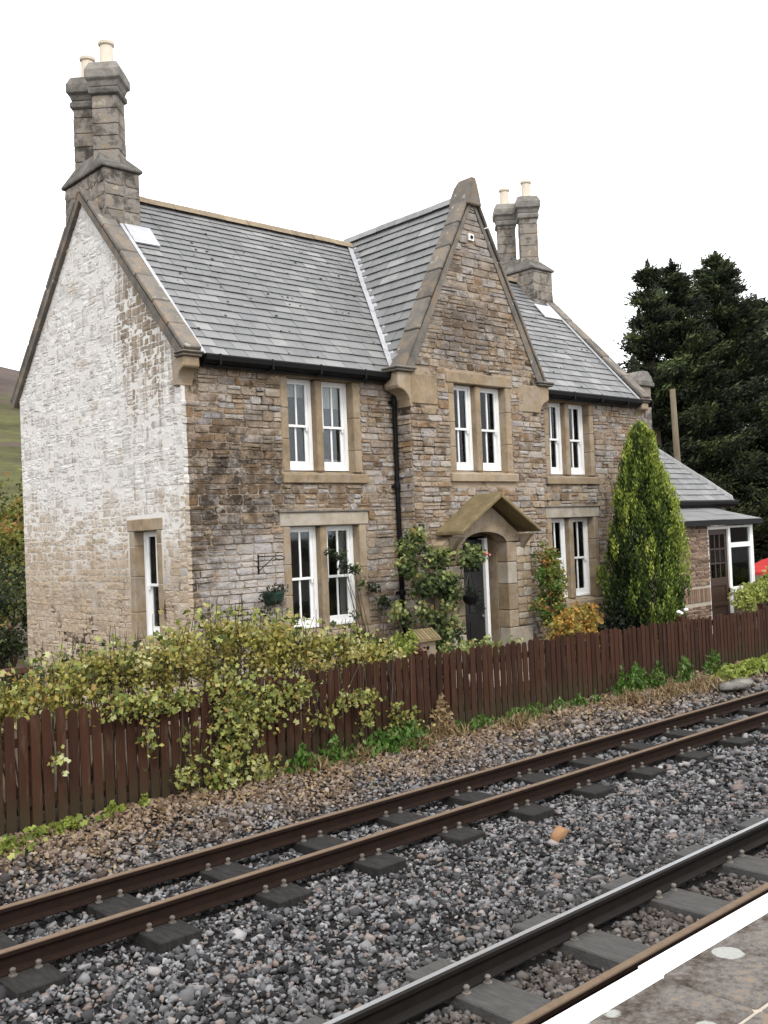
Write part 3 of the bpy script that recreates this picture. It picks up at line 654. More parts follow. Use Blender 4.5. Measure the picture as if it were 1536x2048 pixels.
# slates
def clip(poly, a, b_, c):     # keep a*u+b*v<=c
    out = []
    for i in range(len(poly)):
        p, q = poly[i], poly[(i + 1) % len(poly)]; fp, fq = a * p[0] + b_ * p[1] - c, a * q[0] + b_ * q[1] - c
        if fp <= 0: out.append(p)
        if (fp < 0 < fq) or (fq < 0 < fp): t = fp / (fp - fq); out.append((p[0] + (q[0] - p[0]) * t, p[1] + (q[1] - p[1]) * t))
    return out
def area(p): return abs(sum(p[i][0] * p[(i + 1) % len(p)][1] - p[(i + 1) % len(p)][0] * p[i][1] for i in range(len(p)))) / 2
SLATES = []
def roof(name, O, U, Vv, region, expo, wmin, wmax, seed, lift=.0, under=True, parent=None, thick=.011, tail=.026):
    """O origin at the eave, U along the eave, V up the slope; region convex polygon in (u,v)"""
    O, U, Vv = Vector(O), Vector(U).normalized(), Vector(Vv).normalized(); N = U.cross(Vv); N = N if N.z > 0 else -N
    P3 = lambda u, v, h: tuple(O + U * u + Vv * v + N * h)
    b = B(); b.prism([P3(u, v, -.05 + lift) for u, v in region], tuple(N * .045)); ro = obj(name, b, 'underlay', parent or H)
    rg = random.Random(seed); umin, umax = min(p[0] for p in region), max(p[0] for p in region); vmax = max(p[1] for p in region); v = min(p[1] for p in region); row = 0
    A_ = area([p for p in region]); ccw = sum(region[i][0] * region[(i + 1) % len(region)][1] - region[(i + 1) % len(region)][0] * region[i][1] for i in range(len(region))) > 0
    reg = region if ccw else region[::-1]
    while v < vmax - .02:
        u = umin - rg.uniform(0, wmax)
        ex = expo * (1 - .012 * row)
        while u < umax:
            w_ = rg.uniform(wmin, wmax); g = .004
            v0 = v + rg.uniform(-.006, .006); pl = [(u + g, v0), (u + w_ - g, v0 + rg.uniform(-.004, .004)), (u + w_ - g, v + ex * 1.12), (u + g, v + ex * 1.12)]
            for i in range(len(reg)):
                (x1, y1), (x2, y2) = reg[i], reg[(i + 1) % len(reg)]
                a_, b_ = (y2 - y1), -(x2 - x1); pl = clip(pl, a_, b_, a_ * x1 + b_ * y1)
                if len(pl) < 3: break
            if len(pl) >= 3 and area(pl) > .003:
                j = rg.uniform(-.003, .004)
                hf = lambda vv: lift + tail + j - (tail - .004) * (vv - v) / (ex * 1.12)
                lo = [P3(a_, c_, hf(c_) - thick) for a_, c_ in pl]; hi_ = [P3(a_, c_, hf(c_)) for a_, c_ in pl]
                cc = tuple(O + U * (u + w_ / 2) + Vv * v)
                SLATES.append((area(pl) * px_size(cc) ** 2, lo, hi_, ro, rg.random()))
            u += w_
        v += ex; row += 1
    return ro
def emit_slates(limit=300):
    SLATES.sort(key=lambda s: -s[0]); rest = {}
    for i, (_, lo, hi_, ro, r) in enumerate(SLATES):
        b = B() if i < limit else rest.setdefault(ro.name, (B(), ro))[0]; n = len(lo)
        b.add(lo + hi_, [tuple(range(n, 2 * n))] + [(k, (k + 1) % n, (k + 1) % n + n, k + n) for k in range(n)], r)
        if i < limit: obj('slate', b, 'slate', ro)
    for nm, (b, ro) in rest.items(): stuff(obj('slates', b, 'slate', ro))
m_s = (RZ - EZ) / 2.7
yE = YF - .14; zE = EZ + m_s * (yE - YF) + .08       # eave line of the main roof
LS = math.hypot(14.7 - yE, RZ + .08 - zE); cosS = (14.7 - yE) / LS
bsl = (8.30 - 5.22) / ((BR - BL) / 2)
def valley(y, s):    # x of the valley at main-roof height
    z = zE + (y - yE) * m_s; return BC + s * (8.33 - z) / bsl
vl0, vl1 = valley(yE + .0, -1), valley(14.7, -1)
reg = [(XL + .22, 0), (vl0, 0), (vl1, LS), (XL + .22, LS)]
rMain = roof('main_roof', (0, yE, zE), (1, 0, 0), (0, 14.7 - yE, RZ + .08 - zE), reg, .205, .26, .42, 3)
vr0, vr1 = valley(yE, 1), valley(14.7, 1)
roof('main_roof', (0, yE, zE), (1, 0, 0), (0, 14.7 - yE, RZ + .08 - zE), [(vr0, 0), (XR - .22, 0), (XR - .22, LS), (vr1, LS)], .205, .26, .42, 4)
b = B(); b.prism([(XL + .2, YB + .15, EZ - .0), (XR - .2, YB + .15, EZ), (XR - .2, 14.7, RZ + .08), (XL + .2, 14.7, RZ + .08)], (0, 0, .03)); obj('rear_roof', b, 'slate', H)
# bay roof slopes (u = along Y, v up the slope)
zb0 = 5.24
for s in (-1, 1):
    xe = BC + s * (8.33 - zb0) / bsl; Lb = math.hypot(8.33 - zb0, xe - BC)
    yv = lambda z: yE + (z - zE) / m_s
    reg = [(YBAY + .33, 0), (yv(zb0) + .02, 0), (14.7 + .15, Lb), (YBAY + .33, Lb)]
    if reg[1][0] < reg[0][0]: reg[1] = (YBAY + .34, 0)
    roof('bay_roof', (xe, 0, zb0), (0, 1, 0), (BC - xe, 0, 8.33 - zb0), reg, .215, .30, .5, 6 + s, tail=.036, thick=.016, lift=.004)
# ridge tiles
def ridge(p0, p1, mat, w_=.13, r=.055, parent=H, step=.46):
    p0, p1 = Vector(p0), Vector(p1); d = (p1 - p0); L = d.length; d.normalize(); sd_ = Vector((d.y, -d.x, 0)); n = int(L / step)
    for k in range(n):
        a_, c_ = p0 + d * (L * k / n + .004), p0 + d * (L * (k + 1) / n - .004); b = B(); z = random.uniform(-.006, .006)
        sec = lambda p: [tuple(p + sd_ * x + Vector((0, 0, zz + z))) for x, zz in ((-w_, -.10), (-.05, .0), (0, .035), (.05, .0), (w_, -.10), (0, .0))]
        b.strips([sec(a_), sec(c_)]); obj('ridge_tile', b, mat, parent)
ridge((XL + .6, 14.7, RZ + .14), (vl1 - .02, 14.7, RZ + .14), 'ridge_tile', parent=rMain); ridge((vr1 + .02, 14.7, RZ + .14), (XR - .6, 14.7, RZ + .14), 'ridge_tile', parent=rMain)
ridge((BC, YBAY + .34, 8.41), (BC, 14.95, 8.41), 'grey_ridge_tile', w_=.09)
# lead: valleys, verge soakers, chimney skirts
for s, v0_, v1_ in ((-1, vl0, vl1), (1, vr0, vr1)):
    b = B(); segs = 7
    for k in range(segs):
        t0, t1 = k / segs, (k + 1) / segs + .012
        A0 = Vector((v0_ + (v1_ - v0_) * t0, yE + (14.7 - yE) * t0 - .02, zE + (RZ + .08 - zE) * t0 + .035 + .01 * (k % 2))); A1 = Vector((v0_ + (v1_ - v0_) * t1, yE + (14.7 - yE) * t1 - .02, zE + (RZ + .08 - zE) * t1 + .035 + .01 * (k % 2)))
        o1, o2 = Vector((s * .14, 0, .012)), Vector((-s * .03, -.02, .10))
        o1 = Vector((s * .13, 0, .015)); o2 = Vector((-s * .055, 0, .105))
        b.strips([[tuple(A0 + o1), tuple(A0), tuple(A0 + o2), tuple(A0 + o2 + Vector((0, 0, -.02))), tuple(A0 + Vector((0, 0, -.03))), tuple(A0 + o1 + Vector((0, 0, -.02)))], [tuple(A1 + o1), tuple(A1), tuple(A1 + o2), tuple(A1 + o2 + Vector((0, 0, -.02))), tuple(A1 + Vector((0, 0, -.03))), tuple(A1 + o1 + Vector((0, 0, -.02)))]])
    obj('valley_lead', b, 'lead', H)
Vd = Vector((0, 14.7 - yE, RZ + .08 - zE)).normalized(); Nn = Vector((0, -Vd.z, Vd.y))
def on_roof(x, v, h): q = Vector((x, yE, zE)) + Vd * v + Nn * h; return tuple(q)
for x0, x1 in ((XL + .25, XL + .31), (XR - .31, XR - .25)):
    b = B(); b.prism([on_roof(x0, -.03, .03), on_roof(x1, -.03, .03), on_roof(x1, LS - .75, .03), on_roof(x0, LS - .75, .03)], tuple(Nn * .02)); obj('verge_lead', b, 'lead', H)
# gutter and downpipe
def gutter(x0, x1, y, z, w_=.11, parent=H):
    b = B(); sec = [(0, 0), (-w_, 0), (-w_ - .012, -.02), (-w_, -.085), (-w_ * .65, -.125), (0, -.13)]
    b.strips([[(x0, y + a_, z + c_) for a_, c_ in sec], [(x1, y + a_, z + c_) for a_, c_ in sec]]); g_ = obj('gutter', b, 'black_iron', parent)
    b = B(); b.box(x0, x1, y + .001, y + .05, z - .16, z - .01); obj('fascia', b, 'black_iron', g_)
    return g_
gutter(XL + .27, BL - .0, yE - .0, zE + .01); gutter(BR + .02, XR - .26, yE - .0, zE + .01)
b = B(); px = BL - .07; b.tube([(px + .0, YF - .2, 5.05), (px, YF - .16, 4.95), (px, YF - .09, 4.85), (px, YF - .08, 3.4), (px, YF - .08, 0)], .038, 10); dp = obj('downpipe', b, 'black_iron', H, smooth=True)
for z in (3.33, 1.6, 4.7):
    b = B(); b.lathe((px, YF - .08, z), [(.05, -.04), (.054, 0), (.05, .05)], 10); b.box(px - .09, px + .09, YF - .06, YF - .03, z - .02, z + .02); obj('pipe_collar', b, 'black_iron', dp)

b = B()
for k in range(13):
    x = XL + .5 + k * .9
    if BL - .1 < x < BR + .1: continue
    b.box(x - .012, x + .012, yE - .122, yE + .01, zE - .135, zE + .016)
stuff(obj('gutter_bracket', b, 'black_iron', H))
b = B(); rg = random.Random(12)
for k in range(150):
    x = rg.uniform(XL + .4, XR - .4); v = rg.choice([i * .205 for i in range(1, 18)]) + rg.uniform(-.01, .02); y_ = yE + v * cosS
    if valley(y_, -1) - .15 < x < valley(y_, 1) + .15 or v > LS - .2: continue
    c = Vector(on_roof(x, v, .026)); r_ = rg.uniform(.010, .028); vs = [tuple(c + Vector((r_ * math.cos(t) * rg.uniform(.7, 1.5), 0, 0)) + Vd * r_ * math.sin(t)) for t in [i * 1.0472 for i in range(6)]]
    b.add(vs + [tuple(c + Nn * r_ * .6)], [(i, (i + 1) % 6, 6) for i in range(6)])
stuff(obj('moss', b, 'roof_moss', H))
# windows
def sash_window(key, fr, u0, u1, z0, z1, mull=True, lint=.22, lintmat='dressed_stone', curt=None, rev=.15, lw=.19, sill=True, lower_dark=None):
    w_ = None; JB = []
    for (a_, c_) in ((u0 - .14, u0), (u1, u1 + .14)):
        b = B(); JB.append(b); z = z0; k = 0
        while z < z1 - .01:
            h = min(random.uniform(.35, .6), z1 - z); h = z1 - z if z1 - z - h < .15 else h
            fr.box(b, a_ + (.0 if k % 2 else 0), c_, -.2, .012, z + .002, z + h - .002); z += h; k += 1
    um = (u0 + u1) / 2 - .01
    e0 = fr.p((u0 + u1) / 2, 0, z0); w_ = bpy.data.objects.new('window', None); link(w_, H); w_.location = Vector(e0) - H.location
    for b in JB: obj('jamb', b, 'dressed_stone', w_, bevel=.012)
    if mull: b = B(); fr.box(b, um - .065, um + .065, -.2, -.03, z0 + .01, z1 - .01); obj('mullion', b, 'dressed_stone', w_, bevel=.02)
    b = B(); fr.box(b, u0 - lw, u1 + lw, -.2, .022, z1 + .002, z1 + lint); obj('lintel', b, lintmat, w_, bevel=.012)
    if lint > .2 and mull:
        b = B(); fr.box(b, u0 - lw - .03, u1 + lw + .03, .0, .05, z1 + lint, z1 + lint + .03); obj('hood_mould', b, 'coping', w_, bevel=.006)
    if sill:
        b = B(); q = [fr.p(u0 - .17, .06, z0 - .17), fr.p(u0 - .17, .06, z0 - .035), fr.p(u0 - .17, -.2, z0 + .03), fr.p(u0 - .17, -.2, z0 - .17)]
        e_ = Vector(fr.p(u1 + .22, 0, 0)) - Vector(fr.p(u0 - .17, 0, 0)); b.prism(q, tuple(e_)); obj('sill', b, 'dressed_stone', w_, bevel=.01)
    lights = [(u0, um - .065), (um + .065, u1)] if mull else [(u0, u1)]
    zm = z0 + (z1 - z0) * .5
    for li, (a_, c_) in enumerate(lights):
        a_ += .004; c_ -= .004; d = -rev; b = B(); za = z0 + .035; zb = z1 - .004
        st = .062
        for x0, x1 in ((a_, a_ + st), (c_ - st, c_)): fr.box(b, x0, x1, d - .09, d, za, zb)
        fr.box(b, a_ + st, c_ - st, d - .09, d - .002, zb - .045, zb); fr.box(b, a_ + st, c_ - st, d - .09, d - .002, za, za + .035)
        i0, i1 = a_ + st, c_ - st; s2 = .048; mid = (i0 + i1) / 2
        for (zz0, zz1, dd, tr, br_) in ((zm - .022, zb - .045, d - .016, .035, .04), (za + .035, zm + .02, d - .052, .036, .11)):
            for x0, x1 in ((i0, i0 + s2), (i1 - s2, i1)): fr.box(b, x0, x1, dd - .034, dd, zz0, zz1)
            fr.box(b, i0 + s2, i1 - s2, dd - .034, dd - .001, zz1 - tr, zz1); fr.box(b, i0 + s2, i1 - s2, dd - .034, dd - .001, zz0, zz0 + br_)
            fr.box(b, mid - .016, mid + .016, dd - .028, dd - .004, zz0 + br_, zz1 - tr)
        for x0 in (i0 + .004, i1 - s2 + .004): fr.box(b, x0, x0 + .03, d - .05, d - .012, zm - .075, zm - .022)
        sh = obj('sash', b, 'white_paint', w_, bevel=.003)
        for (zz0, zz1, dd) in ((zm + .018, zb - .08, d - .034), (za + .12, zm - .016, d - .070)):
            for x0, x1 in ((i0 + s2, mid - .014), (mid + .014, i1 - s2)):
                b = B(); fr.box(b, x0, x1, dd - .003, dd, zz0, zz1); obj('pane', b, 'glass', w_)
        if curt:
            for (cx0, cx1, cz0, cz1, cm) in curt[li]:
                n_ = 26; A_ = i0 - .03 + (i1 - i0 + .06) * cx0; C_ = i0 - .03 + (i1 - i0 + .06) * cx1; b = B(); zA, zB = z0 + (z1 - z0) * cz0, z0 + (z1 - z0) * cz1; vs = []
                for k in range(n_ + 1):
                    t = k / n_; u = A_ + (C_ - A_) * t; dd = d - .16 + .016 * math.sin(t * n_ * .95) * (1 if cx1 - cx0 > .4 else 1.3)
                    vs += [fr.p(u, dd, zA), fr.p(u, dd, zB)]
                b.add(vs, [(2 * k, 2 * k + 2, 2 * k + 3, 2 * k + 1) for k in range(n_)]); o_ = obj('curtain', b, cm, w_)
    return w_
C_, D_ = 'curtain', 'dark_curtain'
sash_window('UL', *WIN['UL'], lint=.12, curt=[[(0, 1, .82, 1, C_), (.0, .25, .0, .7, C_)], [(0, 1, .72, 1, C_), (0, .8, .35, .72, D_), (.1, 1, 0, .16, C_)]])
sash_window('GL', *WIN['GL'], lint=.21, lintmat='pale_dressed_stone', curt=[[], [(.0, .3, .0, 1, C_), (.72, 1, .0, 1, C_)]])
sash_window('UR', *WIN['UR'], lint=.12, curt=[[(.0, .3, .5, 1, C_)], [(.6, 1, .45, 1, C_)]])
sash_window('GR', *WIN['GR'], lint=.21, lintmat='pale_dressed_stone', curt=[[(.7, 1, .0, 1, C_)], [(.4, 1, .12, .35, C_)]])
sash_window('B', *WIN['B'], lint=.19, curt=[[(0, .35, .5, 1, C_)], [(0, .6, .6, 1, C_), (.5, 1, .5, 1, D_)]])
sash_window('G', FG, 12.8, 13.46, 1.16, 2.75, mull=False, lint=.18, lw=.18, curt=[[(0, 1, .5, .95, D_)]])

# chimneys
def chimney(cx, cy, wx, wy, zb, label=None):
    b = B(); b.box(cx - wx / 2, cx + wx / 2, cy - wy / 2, cy + wy / 2, zb, 8.38); ch = obj('chimney', b, 'chimney', H)
    F1, F2 = Frame('front', cy - wy / 2), Frame('left', cx - wx / 2)
    rg = random.Random(int(cx * 10)); b = B()
    for fr, a_, c_ in ((F1, cx - wx / 2, cx + wx / 2), (F2, cy - wy / 2, cy + wy / 2)):
        z = zb
        while z < 8.34:
            h = min(rg.uniform(.16, .26), 8.375 - z); u = a_
            while u < c_ - .01:
                L = rg.uniform(.2, .42); L = c_ - u if c_ - u - L < .14 else L
                stone_geo(b, fr, u, u + L, z, z + h, rg.random(), rg.random(), .012); u += L
            z += h
    obj('chimney_base', b, 'chimney', ch)
    b = B(); o_ = .05; x0, x1, y0, y1 = cx - wx / 2 - o_, cx + wx / 2 + o_, cy - wy / 2 - o_, cy + wy / 2 + o_
    b.strips([[(x0, y0, 8.385), (x1, y0, 8.385), (x1, y1, 8.385), (x0, y1, 8.385)], [(x0, y0, 8.43), (x1, y0, 8.43), (x1, y1, 8.43), (x0, y1, 8.43)], [(cx - .2, y0 + .36, 8.74), (cx + .2, y0 + .36, 8.74), (cx + .2, y1 - .36, 8.74), (cx - .2, y1 - .36, 8.74)]])
    obj('weathering', b, 'grey_stone', ch, bevel=.012)
    for dy in (-.325, .325):
        c = (cx + .0, cy + dy); sq = lambda s, z: [(c[0] + s * math.cos(t), c[1] + s * math.sin(t), z) for t in (0, math.pi / 2, math.pi, 1.5 * math.pi)]
        q = .285; b = B(); z = 8.5; k = 0
        while z < 9.66:
            h = min(rg.uniform(.17, .27), 9.66 - z); j = rg.uniform(-.006, .006)
            b.strips([sq(q + j - .01, z), sq(q + j, z + .012), sq(q + j, z + h - .012), sq(q + j - .01, z + h)]); z += h
        st_ = obj('chimney_stack', b, 'chimney', ch, bevel=.01)
        b = B(); b.strips([sq(q + .005, 9.60), sq(q + .055, 9.63), sq(q + .055, 9.70), sq(q + .01, 9.74)]); b.strips([sq(q + .02, 9.74), sq(q + .06, 9.82), sq(q + .115, 9.86), sq(q + .115, 9.99), sq(q + .03, 10.12), sq(q - .08, 10.15)])
        obj('chimney_cap', b, 'grey_stone', st_, bevel=.008)
        b = B(); b.lathe((c[0], c[1], 10.13), [(.122, 0), (.112, .06), (.102, .30), (.102, .33), (.125, .345), (.13, .385), (.115, .40), (.088, .40), (.08, .2)], 16, capped=False); obj('chimney_pot', b, 'pot_clay', st_)
    return ch
chL = chimney(7.62, 14.7, .60, 1.34, 7.3); chR = chimney(18.12, 14.82, .68, 1.38, 7.3)
for x0, x1, yy, ch in ((7.62, 8.06, 14.7, chL), (17.6, 18.2, 14.82, chR)):
    b = B(); v1_ = (14.01 - yE) / cosS; b.prism([on_roof(x0, v1_ - .42, .032), on_roof(x1, v1_ - .42, .032), on_roof(x1, v1_ + .05, .05), on_roof(x0, v1_ + .05, .05)], tuple(Nn * .02)); obj('lead_flashing', b, 'lead', ch)

# porch: front block with arch, side cheeks, hood slabs, door
PY = 11.35; hz, hc_, hw_ = 2.51, 12.73, .98
def arch_z(x): t = (x - (PX0 + PX1) / 2) / ((PX1 - PX0) / 2); return 2.34 + .22 * math.sqrt(max(0, 1 - t * t * .98)) - .03
b = B(); NA = 12
xa = [PX0 + (PX1 - PX0) * i / NA for i in range(NA + 1)]
def hood_under(x): return 3.04 - abs(x - hc_) * .66
y0, y1 = PY, YBAY - .0
for i in range(NA):
    p_ = [(xa[i], arch_z(xa[i])), (xa[i + 1], arch_z(xa[i + 1])), (xa[i + 1], hood_under(xa[i + 1])), (xa[i], hood_under(xa[i]))]
    b.prism([(x, y0, z) for x, z in p_], (0, y1 - y0, 0), .5)
porch = obj('porch', b, 'dressed_stone', H)
for (xa_, xb_) in ((11.66, PX0), (PX1, 13.84)):
    z = 0; k = 0
    while z < 2.3:
        h = min([.62, .3, .45, .38, .55, .5][k % 6], 2.34 - z) if z > 0 else .86
        b = B()
        if (k % 2) and xb_ - xa_ > .4:
            inner = xa_ < 12; m_ = xb_ - .24 if inner else xa_ + .24
            b.box(xa_, m_ - .003, y0, y1, z + .003, z + h - .003); b.box(m_ + .003, xb_, y0 + .003, y1, z + .003, z + h - .003)
        else: b.box(xa_, xb_, y0, y1, z + .003, z + h - .003)
        obj('porch_stone', b, 'dressed_stone' if k % 3 else 'pale_dressed_stone', porch, bevel=.014); z += h; k += 1
    if xa_ > 13:
        fp = Frame('front', PY + .0); rg = random.Random(3); z = .88
        while z < 2.3:
            h = rg.uniform(.09, .18); u = 13.46
            while u < 13.84:
                L = rg.uniform(.12, .28); L = 13.845 - u if 13.845 - u - L < .1 else L; b = B(); stone_geo(b, fr_ := fp, u, u + L, z, min(z + h, 2.34), rg.random(), rg.random(), .022); obj('porch_stone', b, 'pale_dressed_stone' if rg.random() < .6 else 'dressed_stone', porch); u += L
            z += h
    if xa_ < 12: pt = [(xa_, 2.34), (xb_, 2.34), (xb_, hood_under(xb_)), (xa_, hood_under(xa_))]
    else: pt = [(xa_, 2.34), (xb_, 2.34), (xb_, hood_under(xb_)), (xa_, hood_under(xa_))]
    b = B(); b.prism([(x, y0 + .004, z) for x, z in pt], (0, y1 - y0 - .004, 0)); obj('porch_stone', b, 'dressed_stone', porch, bevel=.01)
for s in (-1, 1):
    b = B(); xe = hc_ + s * (hw_ + .02); b.prism([(xe, 10.98, hz - .02), (xe - s * .0, 10.98, hz + .05), (hc_, 10.98, 3.18), (hc_, 10.98, 3.09)], (0, YBAY - 10.98 - .0, 0))
    sl_ = obj('porch_roof_slab', b, 'moss_slab', porch, bevel=.015)
for s, x0 in ((-1, 11.8), (1, 13.56)):
    b = B(); b.prism([(x0, PY, 2.2), (x0, PY - .1, 2.32), (x0, PY - .26, 2.47), (x0, PY, 2.47)], (.12, 0, 0)); obj('bracket', b, 'dressed_stone', porch, bevel=.01)
b = B(); b.box(PX1, PX1 + .28, YBAY + .001, 11.86, 0, 2.4); b.box(PX0 - .28, PX0, YBAY + .001, 11.86, 0, 2.4); b.box(PX0 - .28, PX1 + .28, YBAY + .282, 11.86, 2.45, 2.7); obj('door_reveal', b, 'dressed_stone', H, bevel=.01)
b = B(); b.box(PX0 + .02, 13.05, 11.76, 11.81, .1, 2.4)
for (x0, x1, z0, z1) in ((12.25, 12.58, .3, 1.0), (12.66, 12.98, .3, 1.0), (12.25, 12.58, 1.15, 1.75), (12.66, 12.98, 1.15, 1.75)):
    b.box(x0, x1, 11.745, 11.76, z0, z1)
dr = obj('door', b, 'door_paint', H, bevel=.004)
b = B(); b.box(12.25, 12.98, 11.75, 11.757, 1.85, 2.3); obj('pane', b, 'glass', dr)
b = B(); b.box(13.052, 13.125, 11.70, 11.86, .1, 2.42); obj('door_frame', b, 'white_paint', dr, bevel=.004)
b = B(); b.lathe((0, 0, 0), [(.012, 0), (.012, .02), (.028, .03), (.028, .045), (.01, .055)], 10); b.v = [(12.95 + x, 11.745 - z, 1.08 + y) for x, y, z in b.v]; obj('handle', b, 'brass_bolt', dr)
b = B(); b.box(PX0, PX1, 10.95, 11.9, -.02, .12); obj('doorstep', b, 'pale_dressed_stone', porch, bevel=.02)
b = B(); b.tube([(13.93, YBAY - .05, 2.42), (13.93, YBAY - .05, 0)], .022, 8); obj('downpipe', b, 'black_iron', H)

# side extension with its glazed porch
EXE, EYE = 23.1, 12.42; FX = Frame('front', 12.6)
wall('extension_wall', FX, XR, 22.9, 0, 2.95, [(19.6, 21.2, 0, 2.0)], seed=31, lmax=.4)
b = B(); b.box(22.6, 22.9, 12.88, 17, 0, 2.95); b.box(XR, 22.9, 17, 17.2, 0, 2.95); obj('rear_walls', b, 'mortar', H)
ext = roof('extension_roof', (0, EYE, 3.03), (1, 0, 0), (0, 1, 1), [(XR + .02, 0), (EXE, 0), (EXE - 2.3, 2.3 * 2 ** .5), (XR + .02, 2.3 * 2 ** .5)], .2, .26, .4, 41)
roof('extension_roof', (EXE, 0, 3.03), (0, 1, 0), (-1, 0, 1), [(EYE, 0), (EYE + 4.6, 0), (EYE + 2.3, 2.3 * 2 ** .5)], .2, .26, .4, 42)
b = B(); b.prism([(XR, 17.1, 3.03), (EXE, 17.1, 3.03), (EXE - 2.3, 14.8, 5.3), (XR, 14.8, 5.3)], (0, 0, .02)); obj('rear_roof', b, 'slate', H)
ridge((EXE - .03, EYE + .03, 3.12), (EXE - 2.3, EYE + 2.3, 5.42), 'grey_ridge_tile', w_=.08, parent=ext)
gutter(19.0, EXE + .02, EYE - .0, 3.03, .1)
b = B(); b.box(21.3, 21.86, 13.85, 14.35, 3.3, 5.95); cw = obj('chimney', b, 'chimney', H)
b = B(); F1, F2 = Frame('front', 13.85), Frame('left', 21.3); rg = random.Random(4)
for fr, a_, c_ in ((F1, 21.3, 21.86), (F2, 13.85, 14.35)):
    z = 3.9
    while z < 5.9:
        h = rg.uniform(.14, .22); u = a_
        while u < c_ - .01:
            L = rg.uniform(.16, .32); L = c_ - u if c_ - u - L < .12 else L
            stone_geo(b, fr, u, u + L, z, min(5.95, z + h), rg.random(), rg.random(), .012); u += L
        z += h
obj('chimney_base', b, 'chimney', cw)
b = B(); b.box(21.22, 21.94, 13.77, 14.43, 5.95, 6.05); b.strips([[(x0, y, z) for x0, z in ((21.24, 6.052), (21.3, 6.2), (21.45, 6.32), (21.7, 6.32), (21.85, 6.2), (21.92, 6.052))] for y in (13.79, 14.41)]); obj('chimney_cap', b, 'grey_stone', cw, bevel=.015)
b = B(); b.box(18.54, 18.74, 12.3, 12.55, 4.02, 4.2); obj('lead_flashing', b, 'lead', ext, bevel=.04)
# glazed porch walls
PF = Frame('front', 11.5)
wall('side_porch_wall', PF, 18.92, 20.14, 0, 2.45, [], seed=33, lmin=.15, lmax=.3, cmin=.075, cmax=.09, smat='tan_mortar_brick', mmat='pale_mortar', prob=0, th=.2, blocks=[(18.9, 20.14, .78, 1.12)])
b = B()
for k in range(14): u = 18.94 + k * .086; PF.box(b, u, u + .068, .002, .018, .8, 1.1, random.random())
obj('soldier_course', b, 'tan_mortar_brick', H, bevel=.005)
b = B(); b.box(18.92, 19.1, 11.7, 12.6, 0, 2.45); b.box(22.02, 22.17, 11.56, 12.6, 0, 1.02); obj('side_porch_wall', b, 'pale_mortar', H)
wall('side_porch_wall', Frame('front', 11.51), 21.12, 22.17, 0, .93, [], seed=35, th=.12, mmat='pale_mortar')
lo = roof('side_porch_roof', (0, 11.36, 2.56), (1, 0, 0), (0, 1.15, .32), [(18.7, 0), (22.35, 0), (22.0, 1.2), (18.7, 1.2)], .4, .5, .9, 51, tail=.012, thick=.008)
b = B(); b.box(18.75, 22.35, 11.33, 11.36, 2.47, 2.555); b.box(18.75, 22.3, 11.30, 11.33, 2.45, 2.51); obj('fascia', b, 'black_iron', lo)
b = B()
for (u0, u1, z0, z1) in ((20.14, 20.17, .0, 2.43), (21.02, 21.13, .45, 2.43), (22.03, 22.17, 1.02, 2.43), (20.17, 21.02, 2.36, 2.43), (21.13, 22.03, 2.38, 2.43), (21.13, 22.03, 1.93, 2.04)): PF.box(b, u0, u1, -.09, .0, z0, z1)
PF.box(b, 21.02, 22.27, -.09, .05, .92, 1.04)
wp = obj('porch_window', b, 'white_paint', H, bevel=.006)
for z0, z1 in ((1.04, 1.93), (2.04, 2.38)):
    b = B(); PF.box(b, 21.13, 22.03, -.05, -.045, z0, z1); obj('pane', b, 'glass', wp)
b = B(); PF.box(b, 21.2, 22.0, -.6, -.55, 1.25, 2.3); obj('curtain', b, 'curtain', wp)
b = B(); PF.box(b, 21.35, 21.65, -.35, -.2, 1.05, 1.25); PF.box(b, 21.75, 21.95, -.35, -.2, 1.05, 1.5); obj('window_ornament', b, 'white_paint', wp, bevel=.03)
b = B(); PF.box(b, 20.17, 21.02, -.09, -.05, .1, 2.36) if False else None
for (u0, u1, z0, z1) in ((20.175, 20.28, .1, 2.35), (20.91, 21.015, .1, 2.35), (20.28, 20.91, 2.24, 2.35), (20.28, 20.91, 1.1, 1.28), (20.28, 20.91, .1, .25), (20.28, 20.91, .65, .72)): PF.box(b, u0, u1, -.08, -.035, z0, z1)
for k in range(1, 3): u = 20.28 + .63 * k / 3; PF.box(b, u - .018, u + .018, -.075, -.04, 1.28, 2.24)
for k in range(1, 3): z = 1.28 + .96 * k / 3; PF.box(b, 20.28, 20.91, -.073, -.042, z - .016, z + .016)
PF.box(b, 20.28, 20.91, -.065, -.055, .25, 1.1)
d2_ = obj('side_door', b, 'brown_door', H, bevel=.003)
b = B(); PF.box(b, 20.28, 20.91, -.06, -.056, 1.28, 2.24); obj('pane', b, 'glass', d2_)
b = B(); PF.box(b, 20.3, 20.9, -.2, -.17, 1.25, 2.2); obj('curtain', b, 'curtain', d2_)

emit_stones(); emit_slates()

